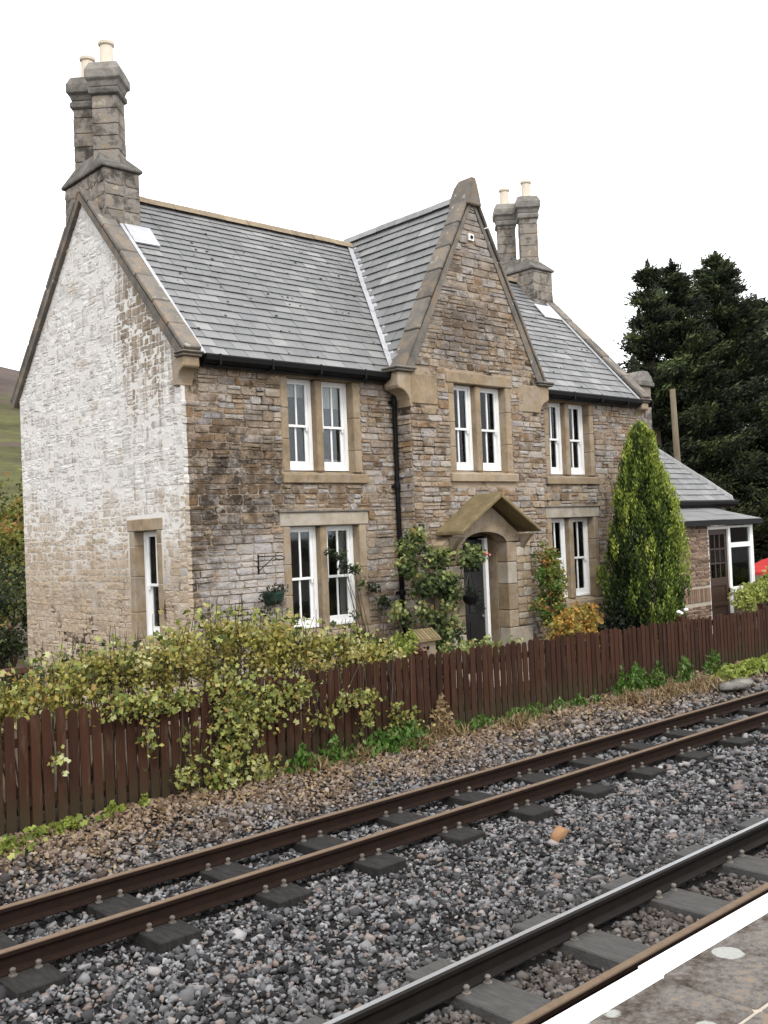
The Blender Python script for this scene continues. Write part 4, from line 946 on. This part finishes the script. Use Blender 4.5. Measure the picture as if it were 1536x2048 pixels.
# ------------------------------------------------------------ foliage
def leaves(P, size, rnd, mode='any', asp=.6, shape='leaf', axis=None):
    """P (n,3) leaf centres; two or four triangles each"""
    n = len(P); size = np.broadcast_to(size, (n,))
    d = RNG.normal(size=(n, 3)) if axis is None else axis + RNG.normal(size=(n, 3)) * .35
    if mode == 'up': d[:, 2] = np.abs(d[:, 2]) + .6
    if mode == 'droop': d[:, 2] -= .9
    d /= np.linalg.norm(d, axis=1)[:, None]
    q = RNG.normal(size=(n, 3)); s = np.cross(d, q); s /= np.linalg.norm(s, axis=1)[:, None] + 1e-9; nn = np.cross(d, s)
    L = size[:, None]
    if shape == 'leaf':
        pts = [P - d * L * .5, P + s * L * asp * .5 + nn * L * .08 - d * L * .05, P + d * L * .5 - nn * L * .06, P - s * L * asp * .5 + nn * L * .08 - d * L * .05]; tr = [(0, 1, 2), (0, 2, 3)]
    elif shape == 'ivy':
        pts = [P - d * L * .42, P + s * L * .38 - d * L * .35 + nn * L * .06, P + s * L * .22 + d * L * .02, P + s * L * .5 + d * L * .18 + nn * L * .08, P + d * L * .55 - nn * L * .05, P - s * L * .5 + d * L * .18 + nn * L * .08, P - s * L * .22 + d * L * .02, P - s * L * .38 - d * L * .35 + nn * L * .06]
        tr = [(0, 1, 2), (2, 3, 4), (0, 2, 4), (0, 4, 6), (4, 5, 6), (0, 6, 7)]
    V = np.stack(pts, 1).reshape(-1, 3); F = (np.array(tr)[None] + (np.arange(n) * len(pts))[:, None, None]).reshape(-1, 3)
    return V, F, np.repeat(np.clip(rnd, 0, 1), len(tr))
def clumps(C, R, per, crnd, cs=.3, flat=(1, 1, 1)):
    """leaf points round clump centres, tint follows clump"""
    n = len(C) * per; idx = np.repeat(np.arange(len(C)), per)
    o = RNG.normal(size=(n, 3)); o /= np.linalg.norm(o, axis=1)[:, None]; o *= (RNG.random((n, 1)) ** .45)
    Rr = np.broadcast_to(R, (len(C),))[idx][:, None]
    P = C[idx] + o * Rr * np.array(flat); r = crnd[idx] + RNG.normal(0, cs, n) + o[:, 2] * .12
    return P, r
def stems(b, base, C, k, r=.006, mid=.5):
    for c in C[:k]:
        p0 = Vector(base); c = Vector(c)
        m_ = p0.lerp(c, mid) + Vector((random.uniform(-.1, .1), random.uniform(-.1, .1), .1)); b.tube([p0, m_, c], [r * 1.8, r * 1.3, r * .6], 5)

# hedge behind and over the fence
hp = [(2.6, 1.2), (3.74, 1.27), (4.04, 1.42), (4.4, 1.46), (4.78, 1.5), (5.35, 1.5), (5.85, 1.68), (6.17, 1.74), (6.64, 1.66), (7.07, 1.62), (7.66, 1.42), (8.13, 1.33), (8.8, 1.12), (9.1, .85)]
hx, hz_ = np.array([p[0] for p in hp]), np.array([p[1] for p in hp])
n = 540; cx_ = RNG.uniform(2.6, 8.95, n); top = np.interp(cx_, hx, hz_) * 1.0; cy_ = 9.62 + RNG.normal(0, .20, n)
tt = RNG.random(n) ** .6; C = np.stack([cx_, np.clip(cy_, 9.12, 10.1), .75 + (top - .85) * tt], 1)
hd = thing('hedge', 'untidy yellow green hedge growing up behind the picket fence and spilling over it', 'hedge', (6, 9.5, 0))
crn = .56 + .22 * RNG.normal(size=n) + np.interp(cx_, [3, 4.5, 6.5, 8.5], [.08, .0, .05, .0])
Pn, rn = clumps(C, .13, 36, crn, .16)
npobj('foliage', *leaves(Pn, RNG.uniform(.035, .07, len(Pn)), rn, 'any', .7), 'hedge_leaf', hd)
n2 = 900; x2 = RNG.uniform(3, 8.6, n2); t2 = np.interp(x2, hx, hz_) + RNG.uniform(-.25, .12, n2); P2 = np.stack([x2, 9.5 + RNG.normal(0, .22, n2), t2], 1)
npobj('ivy_leaf', *leaves(P2, RNG.uniform(.045, .08, n2), RNG.random(n2), 'any', 1, 'ivy'), 'ivy_leaf', hd)['kind'] = 'stuff'
b = B()
for k in range(200):
    x = random.uniform(3, 8.8); tz = float(np.interp(x, hx, hz_)) + random.uniform(-.2, .26); b.tube([(x + random.uniform(-.1, .1), 9.6, 0), (x + random.uniform(-.1, .1), 9.6 + random.uniform(-.2, .2), tz * .6), (x, 9.55 + random.uniform(-.3, .3), tz)], [.012, .007, .003], 5)
stuff(obj('branch', b, 'bark', hd))
# sprays hanging over the front of the fence (part of the ivy)
iv = thing('ivy', 'ivy and bramble trails hanging down the front of the dark picket fence', 'climber', (6, 8.9, 0))
def spray(cx, cz, rx, rz, n, mat_r):
    x = cx + RNG.normal(0, rx * .5, n); z = cz + RNG.normal(0, rz * .5, n); return np.stack([x, 8.93 + RNG.uniform(-.09, .04, n), np.maximum(z, .02)], 1), np.clip(RNG.normal(mat_r, .22, n), 0, 1)
SP = [(4.75, 1.0, .35, .14, 120, .5), (4.92, .75, .12, .3, 40, .6), (5.2, .98, .5, .1, 100, .5), (5.9, .85, .34, .4, 230, .6), (6.05, .6, .26, .45, 170, .5), (5.75, .25, .25, .35, 170, .6), (6.35, .78, .26, .25, 130, .55), (6.25, .08, .25, .14, 110, .85), (6.75, .86, .3, .14, 90, .55), (7.1, .5, .3, .16, 46, .6), (7.6, .68, .4, .10, 80, .6), (7.75, .42, .14, .22, 50, .55), (8.25, .35, .2, .16, 50, .5), (3.98, .6, .09, .12, 14, .9), (5.3, .2, .16, .12, 36, .85), (5.35, .5, .06, .3, 14, .5), (8.5, .2, .2, .15, 34, .45)]
PP = [spray(*s) for s in SP]; P2 = np.concatenate([p for p, r in PP]); r2 = np.concatenate([r for p, r in PP])
npobj('foliage', *leaves(P2, RNG.uniform(.035, .08, len(P2)), r2, 'droop', 1, 'ivy'), 'ivy_leaf', iv)['kind'] = 'stuff'
P3 = np.concatenate([spray(*s)[0] for s in SP]); npobj('small_leaves', *leaves(P3, RNG.uniform(.03, .06, len(P3)), RNG.random(len(P3)), 'any', .7), 'hedge_leaf', iv)['kind'] = 'stuff'
b = B()
for s in SP:
    q = s[2] * .6
    for k in range(3 if s[4] > 40 else 1): b.tube([(s[0] + random.uniform(-q, q), 8.99, 1.07), (s[0] + random.uniform(-q, q), 8.95, s[1]), (s[0] + random.uniform(-q, q), 8.93, max(.03, s[1] - s[3] * .8))], .004, 4)
stuff(obj('stem', b, 'bark', iv))

def bush(name, label, cat, loc, blobs, per, size, mat, nstem=12, shape='leaf', asp=.65, cr=.14, group=None, spread=.2, stem_r=.007, tint=.5, flat=(1, 1, 1)):
    """blobs: (x,y,z,rx,ry,rz,n clumps)"""
    t = thing(name, label, cat, loc, group); Cs = []
    for (x, y, z, rx, ry, rz, n) in blobs:
        o = RNG.normal(size=(n, 3)); o /= np.linalg.norm(o, axis=1)[:, None]; o *= RNG.random((n, 1)) ** .4
        Cs.append(np.array([x, y, z]) + o * np.array([rx, ry, rz]))
    C = np.concatenate(Cs); C[:, 2] = np.maximum(C[:, 2], .04)
    P, r = clumps(C, cr, per, tint + RNG.normal(0, spread, len(C)), .15, flat)
    f = npobj('foliage', *leaves(P, RNG.uniform(size * .7, size * 1.25, len(P)), r, 'any', asp, shape), mat, t)
    f['kind'] = 'stuff'; b = B(); stems(b, loc, [C[i] for i in RNG.integers(0, len(C), nstem)], nstem, stem_r); obj('stem', b, 'bark', t); return t
# climbing rose left of the porch
bush('climbing_rose', 'tall leafy climbing rose growing up the wall between the black downpipe and the porch', 'climber', (11.2, 11.2, 0),
     [(10.95, 11.3, 2.42, .34, .10, .22, 22), (10.7, 11.25, 2.05, .2, .12, .12, 14), (11.45, 11.2, 2.15, .36, .1, .16, 20), (11.95, 11.0, 2.15, .26, .1, .15, 18), (11.1, 11.2, 1.7, .42, .12, .16, 26), (11.55, 11.15, 1.7, .22, .1, .22, 16), (11.1, 11.15, 1.3, .3, .1, .12, 9), (11.4, 11.1, 1.0, .32, .14, .26, 20), (11.2, 11.1, .6, .4, .2, .3, 26), (10.7, 11.4, 1.3, .25, .1, .15, 7), (11.5, 11.15, 1.4, .1, .08, .5, 8)], 24, .068, 'rose_leaf', 16, 'ivy', cr=.14, stem_r=.01, tint=.55, spread=.28)
bush('honeysuckle', 'dark straggling climber trained diagonally across the wall from window to downpipe', 'climber', (10.5, 11.8, 0),
     [(9.75 + .12 * k, 11.86, 2.32 - .095 * k + .05 * math.sin(k * 2), .10, .04, .08, 3) for k in range(9)] + [(10.75, 11.8, 1.45, .15, .06, .12, 6), (10.3, 11.85, 1.0, .12, .05, .1, 5), (10.6, 11.85, .8, .15, .05, .2, 6), (10.1, 11.85, 1.35, .1, .04, .05, 2)], 16, .06, 'rose_leaf', 10, cr=.09, stem_r=.005, tint=.15)
bush('shrub', 'green and russet leaved shrub against the wall right of the porch', 'shrub', (13.95, 11.0, 0),
     [(14.0, 11.1, 2.0, .22, .15, .3, 26), (13.95, 11.05, 1.6, .36, .2, .4, 60), (14.0, 11.05, 1.2, .42, .2, .3, 50), (14.1, 11, .8, .3, .2, .4, 20)], 26, .065, 'autumn_leaf', 12, cr=.12, spread=.3, tint=.42)
bush('shrub', 'low golden yellow shrub just behind the fence below the right hand windows', 'shrub', (14.0, 10.5, 0),
     [(13.6, 10.5, .85, .4, .2, .2, 30), (14.2, 10.6, .95, .5, .2, .22, 50), (13.9, 10.5, .6, .6, .25, .25, 40)], 26, .075, 'golden_leaf', 8, cr=.12, spread=.3)
bush('shrub', 'lime green shrub tip showing above the fence at the end of the hedge', 'shrub', (9.5, 10.0, 0), [(9.35, 10.0, .95, .25, .15, .22, 26), (9.85, 10.3, 1.05, .1, .1, .12, 6)], 24, .06, 'lime_leaf', 6, cr=.1)
bush('shrub', 'small dark red leaved shrub beside the bird house', 'shrub', (10.25, 10.6, 0), [(10.2, 10.6, .82, .22, .15, .16, 16)], 24, .055, 'red_leaf', 5, cr=.1)
bush('shrub', 'pale green rounded shrub under the bird house behind the fence', 'shrub', (10.9, 10.2, 0), [(10.75, 10.2, .82, .4, .15, .12, 22), (11.9, 10.6, .7, .6, .2, .15, 20)], 22, .055, 'rose_leaf', 5, cr=.1, tint=.8)
bush('shrub', 'pale yellow green shrub in front of the side porch window', 'shrub', (21, 10.9, 0), [(20.6, 10.9, .8, .5, .2, .25, 30), (21.3, 10.9, .95, .5, .2, .22, 30), (22.3, 11, 1.1, .8, .3, .3, 50)], 26, .09, 'lime_leaf', 8, cr=.16, tint=.75)
bush('shrub', 'dark shaded shrub low in the gap between window and cypress', 'shrub', (16.6, 11.2, 0), [(16.3, 11.2, .7, .8, .3, .5, 60), (15.5, 11.3, .6, .6, .3, .3, 30)], 26, .07, 'dark_leaf', 8, cr=.16)
# ground plants in front of the fence
def tufts(name, label, cat, spots, mat, size, per, h, mode='up', shape='leaf', asp=.16):
    t = thing(name, label, cat, (spots[0][0], spots[0][1], 0)); Ps = []; rs = []
    for (x, y, r, n) in spots:
        m = n * per; a_ = RNG.random(m) * 6.28; q = np.abs(RNG.normal(0, .62, m)) * r; Ps.append(np.stack([x + q * np.cos(a_) * 1.4, y + q * np.sin(a_) * .45, np.maximum(bed(x, y), -.05) + .015 + RNG.random(m) ** 1.4 * h * (1 - q / r * .5) * 1.2], 1)); rs.append(RNG.normal(.5, .25, m))
    P = np.concatenate(Ps); f = npobj('foliage', *leaves(P, RNG.uniform(size * .6, size * 1.3, len(P)), np.concatenate(rs), mode, asp, shape), mat, t); f['kind'] = 'stuff'; return t
tufts('grass_tuft', 'bright green grass and weeds along the foot of the fence by the track', 'weeds', [(9.2 + .3 * k + random.uniform(-.15, .15), 8.86 + random.uniform(-.08, .05), random.uniform(.08, .24), random.choice([1, 3, 5, 8])) for k in range(14)], 'grass_leaf', .075, 45, .15, asp=.35)
tufts('nettle_clump', 'tall green nettle clump against the right part of the fence', 'weeds', [(13.2, 8.85, .22, 11), (13.75, 8.82, .16, 9), (12.8, 8.85, .12, 3), (14.5, 8.8, .2, 6), (15.4, 8.8, .25, 5)], 'grass_leaf', .085, 42, .36, asp=.45)
tufts('weed_patch', 'yellow green creeping weeds at the far right foot of the fence', 'weeds', [(15.4, 8.5, .3, 8), (16.2, 8.55, .4, 12), (17.2, 8.65, .4, 12), (18.4, 8.7, .6, 14), (20, 8.75, .8, 16)], 'lime_leaf', .10, 45, .16, 'any', 'ivy', 1)
tufts('creeper', 'lime green creeper spreading at the bottom left foot of the fence', 'creeper', [(3.4, 8.70, .2, 8), (3.7, 8.80, .2, 5), (4.05, 8.86, .22, 12), (4.5, 8.9, .10, 4), (4.85, 8.92, .06, 2), (3.1, 8.6, .3, 8)], 'lime_leaf', .065, 9, .10, 'any', 'ivy', 1)
tufts('dry_grass', 'straw coloured dead grass and stalks at the foot of the fence', 'dry grass', [(7.6, 8.85, .25, 6), (8.5, 8.8, .25, 7), (9.1, 8.85, .2, 9), (8.9, 8.9, .12, 8), (10.3, 8.75, .4, 7), (13.4, 8.4, .5, 12), (14.2, 8.35, .5, 12), (12.6, 8.6, .3, 6), (6.9, 8.8, .2, 4)], 'dry_leaf', .16, 26, .12, asp=.07)
tufts('dead_plant', 'withered pale brown plant standing against the middle of the fence', 'dry plant', [(9.0, 8.93, .13, 12), (9.05, 8.94, .1, 8)], 'dry_leaf', .07, 20, .45, 'any', 'leaf', .5)
tufts('weed_clump', 'green weeds growing against the fence below the hanging brambles', 'weeds', [(6.75, 8.85, .14, 10), (7.2, 8.85, .25, 7), (7.9, 8.85, .25, 12), (8.35, 8.85, .25, 12), (8.1, 8.85, .15, 8)], 'grass_leaf', .08, 26, .26, asp=.55)
n = 5200; x = RNG.uniform(3, 22, n); y = 8.98 - np.abs(RNG.normal(0, .45, n)); P2 = np.stack([x, y, np.array([bed(a_, c_) for a_, c_ in zip(x, y)]) + .03], 1)
stuff(npobj('leaf_litter', *leaves(P2, RNG.uniform(.03, .06, n), RNG.random(n), 'any', .6), 'dry_leaf'), 'brown fallen leaves scattered over the stones along the fence', 'fallen leaves')

# cypress
def cypress():
    t = thing('cypress', 'dense flame shaped bright green cypress in front of the right end of the house', 'tree', (16.75, 10.95, 0)); hgt = 4.34
    n = 2000; z = RNG.random(n) ** .85 * (hgt - .1) + .1; a_ = RNG.random(n) * 6.283
    lob = 1 + .15 * np.sin(a_ * 3 + z * 1.7) + .13 * np.sin(a_ * 7 - z * 3.1) + .08 * np.sin(z * 7 + a_ * 2)
    prof = np.interp(z, [0, .5, 1.3, 2.2, 3.0, 3.7, 4.1, 4.42], [.60, .68, .72, .64, .48, .32, .22, .03]); q = prof * lob * (.60 + .46 * RNG.random(n) ** .6)
    cx0 = 16.75 + .12 * np.interp(z, [0, 4.4], [0, 1])
    C = np.stack([cx0 + q * np.cos(a_), 10.95 + q * np.sin(a_), z], 1)
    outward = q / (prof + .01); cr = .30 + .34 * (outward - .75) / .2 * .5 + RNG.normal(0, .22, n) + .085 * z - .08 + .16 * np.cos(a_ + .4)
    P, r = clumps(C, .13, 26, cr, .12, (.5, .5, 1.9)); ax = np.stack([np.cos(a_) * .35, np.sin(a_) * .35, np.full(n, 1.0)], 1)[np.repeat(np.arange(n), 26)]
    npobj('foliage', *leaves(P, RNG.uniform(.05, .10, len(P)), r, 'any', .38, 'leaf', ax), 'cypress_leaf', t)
    b = B(); b.tube([(16.75, 10.95, 0), (16.77, 10.95, 2), (16.85, 10.95, 4.1)], [.11, .08, .02], 8); obj('trunk', b, 'bark', t)
cypress()
def conifer(label, x, y, hgt, R0, nb, tips=1.0, seed=0, tx=0, top=None, z0=.8, bare=0):
    t = thing('conifer', label, 'tree', (x, y, 0), 'tall dark conifers behind the house'); rg = np.random.default_rng(seed)
    b = B(); b.tube([(x, y, 0), (x + tx * .3, y, hgt * .4), (x + tx, y, hgt * .97)], [.34, .22, .03], 8); obj('trunk', b, 'bark', t)
    b = B(); PP = []; RR = []; AX = []
    for i in range(nb):
        f = rg.random() ** .8; z = z0 + (hgt - z0) * f; a_ = rg.random() * 6.283
        lobe = 1 + .2 * math.sin(a_ * 3 + z * 2.1 + seed * 2) + .2 * math.sin(z * 4.3 + a_)
        L = R0 * (1.12 * (1 - f) ** .9 * (.62 + .5 * rg.random()) * lobe + .08)
        bx = x + tx * (z / hgt); d = np.array([math.cos(a_), math.sin(a_)])
        m = int(13 + 26 * L / R0); s = rg.random(m) ** .6
        droop = -.16 * L * s + .42 * L * s * s
        px_ = np.stack([bx + d[0] * L * s, y + d[1] * L * s, z + droop], 1)
        if i % 3 == 0: b.tube([(bx, y, z), (bx + d[0] * L * .5, y + d[1] * L * .5, z - .05 * L + .055 * L), (bx + d[0] * L * .92, y + d[1] * L * .92, z + .09 * L)], [.04, .025, .008], 4)
        k = 12; base = np.repeat(px_, k, 0); w_ = (.20 + .10 * L * .3)
        o = rg.normal(size=(m * k, 3)) * np.array([w_ * .6, w_ * .6, w_ * .34]); PP.append(base + o)
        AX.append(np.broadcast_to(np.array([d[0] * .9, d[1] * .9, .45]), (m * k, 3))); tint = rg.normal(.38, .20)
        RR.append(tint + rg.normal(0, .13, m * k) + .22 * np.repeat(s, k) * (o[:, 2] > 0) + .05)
    for (lx, lz, ll) in ((0, 0, 1.1), (R0 * .22, -1.0, .9), (-R0 * .28, -1.5, .9), (R0 * .45, -2.6, .8), (-R0 * .5, -3.0, .8)):     # upright leaders
        m = 150; s = rg.random(m); rr = .26 * (1 - s) + .02; a2 = rg.random(m) * 6.283
        PP.append(np.stack([x + tx + lx + rr * np.cos(a2), y + rr * np.sin(a2), hgt - .75 + lz + s * ll], 1)); RR.append(rg.normal(.5, .2, m)); AX.append(np.stack([np.cos(a2) * .5, np.sin(a2) * .5, np.full(m, .9)], 1))
    P = np.concatenate(PP); P[:, 2] = np.maximum(P[:, 2], .1)
    npobj('foliage', *leaves(P, RNG.uniform(.10, .23, len(P)), np.concatenate(RR), 'any', .3, 'leaf', np.concatenate(AX)), 'conifer_leaf', t)['kind'] = 'stuff'
    stuff(obj('branch', b, 'bark', t))
conifer('tallest dark conifer on the right, pointed top above all the others', 33.0, 18.0, 11.8, 3.9, 320, seed=2)
conifer('broad dark conifer just left of the tallest one', 30.5, 18.3, 11.2, 3.2, 240, seed=5)
conifer('slender thin crowned conifer at the left of the group, behind the roof end', 28.9, 18.2, 10.9, 2.2, 120, seed=9)
conifer('dark conifer cut by the right edge of the picture', 37.0, 18.6, 10.9, 3.9, 230, seed=12)
conifer('lower dark conifer filling the gap behind the side extension', 32.5, 15.6, 6.4, 2.6, 150, seed=15)
conifer('short dark conifer standing behind the red parasol', 36.0, 15.4, 7.6, 2.8, 150, seed=17)
# left background: bushes and bank behind the house
bush('bank_shrub', 'yellow green bushes on the bank at the far left behind the house', 'shrub', (9, 24, 0), [(8.5, 24, 2.0, 2.6, 1.2, 1.6, 150), (11.0, 26, 3.2, 2.5, 1.2, 1.5, 110), (7.0, 25, 3.0, 2.2, 1.2, 1.5, 90)], 50, .13, 'bank_leaf', 10, cr=.4, stem_r=.03)
bush('bank_shrub', 'dark green shrub low behind the wooden rail at the far left', 'shrub', (8, 20, 0), [(7.6, 20, 1.2, 1.2, .6, 1.1, 90)], 50, .09, 'rose_leaf', 10, cr=.25, stem_r=.02, tint=.2)
gt = thing('rail_barrier', 'low dark wooden barrier with reddish top rail at the back left corner of the house', 'fence', (6.5, 17.2, 0))
b = B(); b.box(4.5, 7.25, 17.1, 17.2, .42, .53); obj('top_rail', b, 'reddish_wood', gt, bevel=.008)
for k in range(5):
    b = B(); b.box(4.5, 7.2, 17.14, 17.17, -.02 + .085 * k, .055 + .085 * k); obj('board', b, 'door_paint', gt)
for x in (4.6, 5.9, 7.1):
    b = B(); b.box(x - .05, x + .05, 17.18, 17.28, 0, .5); obj('post', b, 'reddish_wood', gt)

# ------------------------------------------------------------ small things
b = B(); b.tube([(24.95, 15, 0), (24.86, 15, 4.2), (24.78, 15, 6.25)], [.10, .09, .075], 9); tag(obj('pole', b, 'old_wood', smooth=True), 'weathered leaning timber pole rising behind the side extension roof', 'pole')
bd = thing('bird_house', 'small stone coloured bird house on a post beside the climbing rose', 'bird house', (10.55, 10.8, 0))
b = B(); b.box(10.38, 10.72, 10.68, 10.92, .72, .96); b.prism([(10.38, 10.68, .96), (10.38, 10.92, .96), (10.38, 10.8, 1.05)], (.34, 0, 0)); obj('box', b, 'dressed_stone', bd, bevel=.006)
for s in (-1, 1):
    b = B(); b.prism([(10.32, 10.8, 1.085), (10.78, 10.8, 1.085), (10.78, 10.8 + s * .19, .945), (10.32, 10.8 + s * .19, .945)], (0, 0, .02))
    for k in range(7): x0 = 10.33 + .065 * k; b.prism([(x0, 10.8, 1.107), (x0 + .05, 10.8, 1.107), (x0 + .05, 10.8 + s * .19, .967), (x0, 10.8 + s * .19, .967)], (0, 0, .012))
    obj('roof', b, 'moss_slab', bd)
b = B(); b.box(10.5, 10.6, 10.75, 10.85, 0, .72); b.box(10.3, 10.8, 10.62, 10.98, .69, .715); obj('post', b, 'old_wood', bd)
b = B(); b.lathe((0, 0, 0), [(.03, 0), (.03, .006)], 10); b.v = [(10.55 + x, 10.678 - z, .84 + y) for x, y, z in b.v]; obj('entrance_hole', b, 'black_iron', bd)
b = B(); FM.box(b, 8.45, 8.47, 0, .035, 2.06, 2.34)
b.tube([(8.46, 11.97, 2.31), (8.56, 11.85, 2.31), (8.7, 11.72, 2.31), (8.73, 11.70, 2.28), (8.71, 11.71, 2.25)], .008, 6); b.tube([(8.46, 11.97, 2.1), (8.54, 11.88, 2.2), (8.62, 11.8, 2.3)], .007, 6)
tag(obj('hanging_bracket', b, 'black_iron'), 'empty black iron hanging basket bracket fixed to the wall left of the lower window', 'bracket')
hb = thing('wall_planter', 'dark green wall basket of trailing plants fixed left of the lower left window', 'planter', (8.68, 11.85, 1.65))
b = B(); b.strips([[(8.68 + r_ * math.cos(t) , 11.97 - abs(r_ * math.sin(t)) * 1.2, z) for t in [math.pi * k / 8 for k in range(9)]] for r_, z in ((.10, 1.60), (.15, 1.66), (.17, 1.76), (.17, 1.79))]); obj('basket', b, 'green_basket', hb)
P, r = clumps(np.array([(8.45, 11.82, 1.72), (8.5, 11.8, 1.6), (8.56, 11.82, 1.8), (8.7, 11.85, 1.83), (8.8, 11.85, 1.82), (8.45, 11.85, 1.5)]), .09, 40, np.full(6, .2), .2); npobj('foliage', *leaves(P, .045, r, 'droop'), 'dark_leaf', hb)
hb = thing('hanging_basket', 'dark hanging basket with trailing leaves at the left side of the porch opening', 'hanging basket', (12.0, 11.1, 1.6))
b = B(); b.lathe((12.0, 11.12, 1.35), [(.03, 0), (.10, .04), (.14, .12), (.15, .15)], 12); b.tube([(12.14, 11.12, 1.5), (12.0, 11.12, 2.0), (12.0, 11.12, 2.46)], .004, 4); b.tube([(11.86, 11.12, 1.5), (12.0, 11.12, 2.0)], .004, 4); obj('basket', b, 'black_iron', hb)
P, r = clumps(np.array([(12.0, 11.12, 1.55), (11.9, 11.1, 1.55), (12.1, 11.1, 1.56), (12.12, 11.08, 1.4), (12.2, 11.1, 1.3)]), .10, 40, np.full(5, .3), .2); npobj('foliage', *leaves(P, .045, r, 'droop'), 'dark_leaf', hb)
b = B()
for x, y, z, r_ in ((12.27, 10.98, 2.18, .04), (12.36, 10.98, 2.15, .022), (12.12, 10.97, 2.02, .025)):
    b.lathe((x, y, z - r_), [(r_ * .4, 0), (r_, r_ * .7), (r_ * .9, r_ * 1.3), (r_ * .3, r_ * 1.7)], 9)
tag(obj('rose_bloom', b, 'red_flower'), 'pink rose blooms hanging in the porch opening on the climbing rose', 'flower')
b = B()
for x, z in ((16.2, .93), (16.45, .95), (16.27, .90)):
    b.lathe((x, 9.9, z - .03), [(.02, 0), (.045, .02), (.04, .045), (.01, .06)], 8)
tag(obj('white_flower', b, 'white_paint'), 'white flower heads just above the fence at the foot of the cypress', 'flower')
ps = thing('parasol', 'red garden parasol at the right edge beyond the side porch', 'parasol', (28.5, 14.0, 0))
b = B(); b.lathe((28.72, 14, .0), [(1.34, .93), (1.32, 1.02), (.65, 1.32), (.05, 1.5)], 8, capped=False); obj('canopy', b, 'red_canvas', ps)
b = B(); b.tube([(28.72, 14, 0), (28.72, 14, 1.5)], .025, 8); obj('pole', b, 'old_wood', ps)
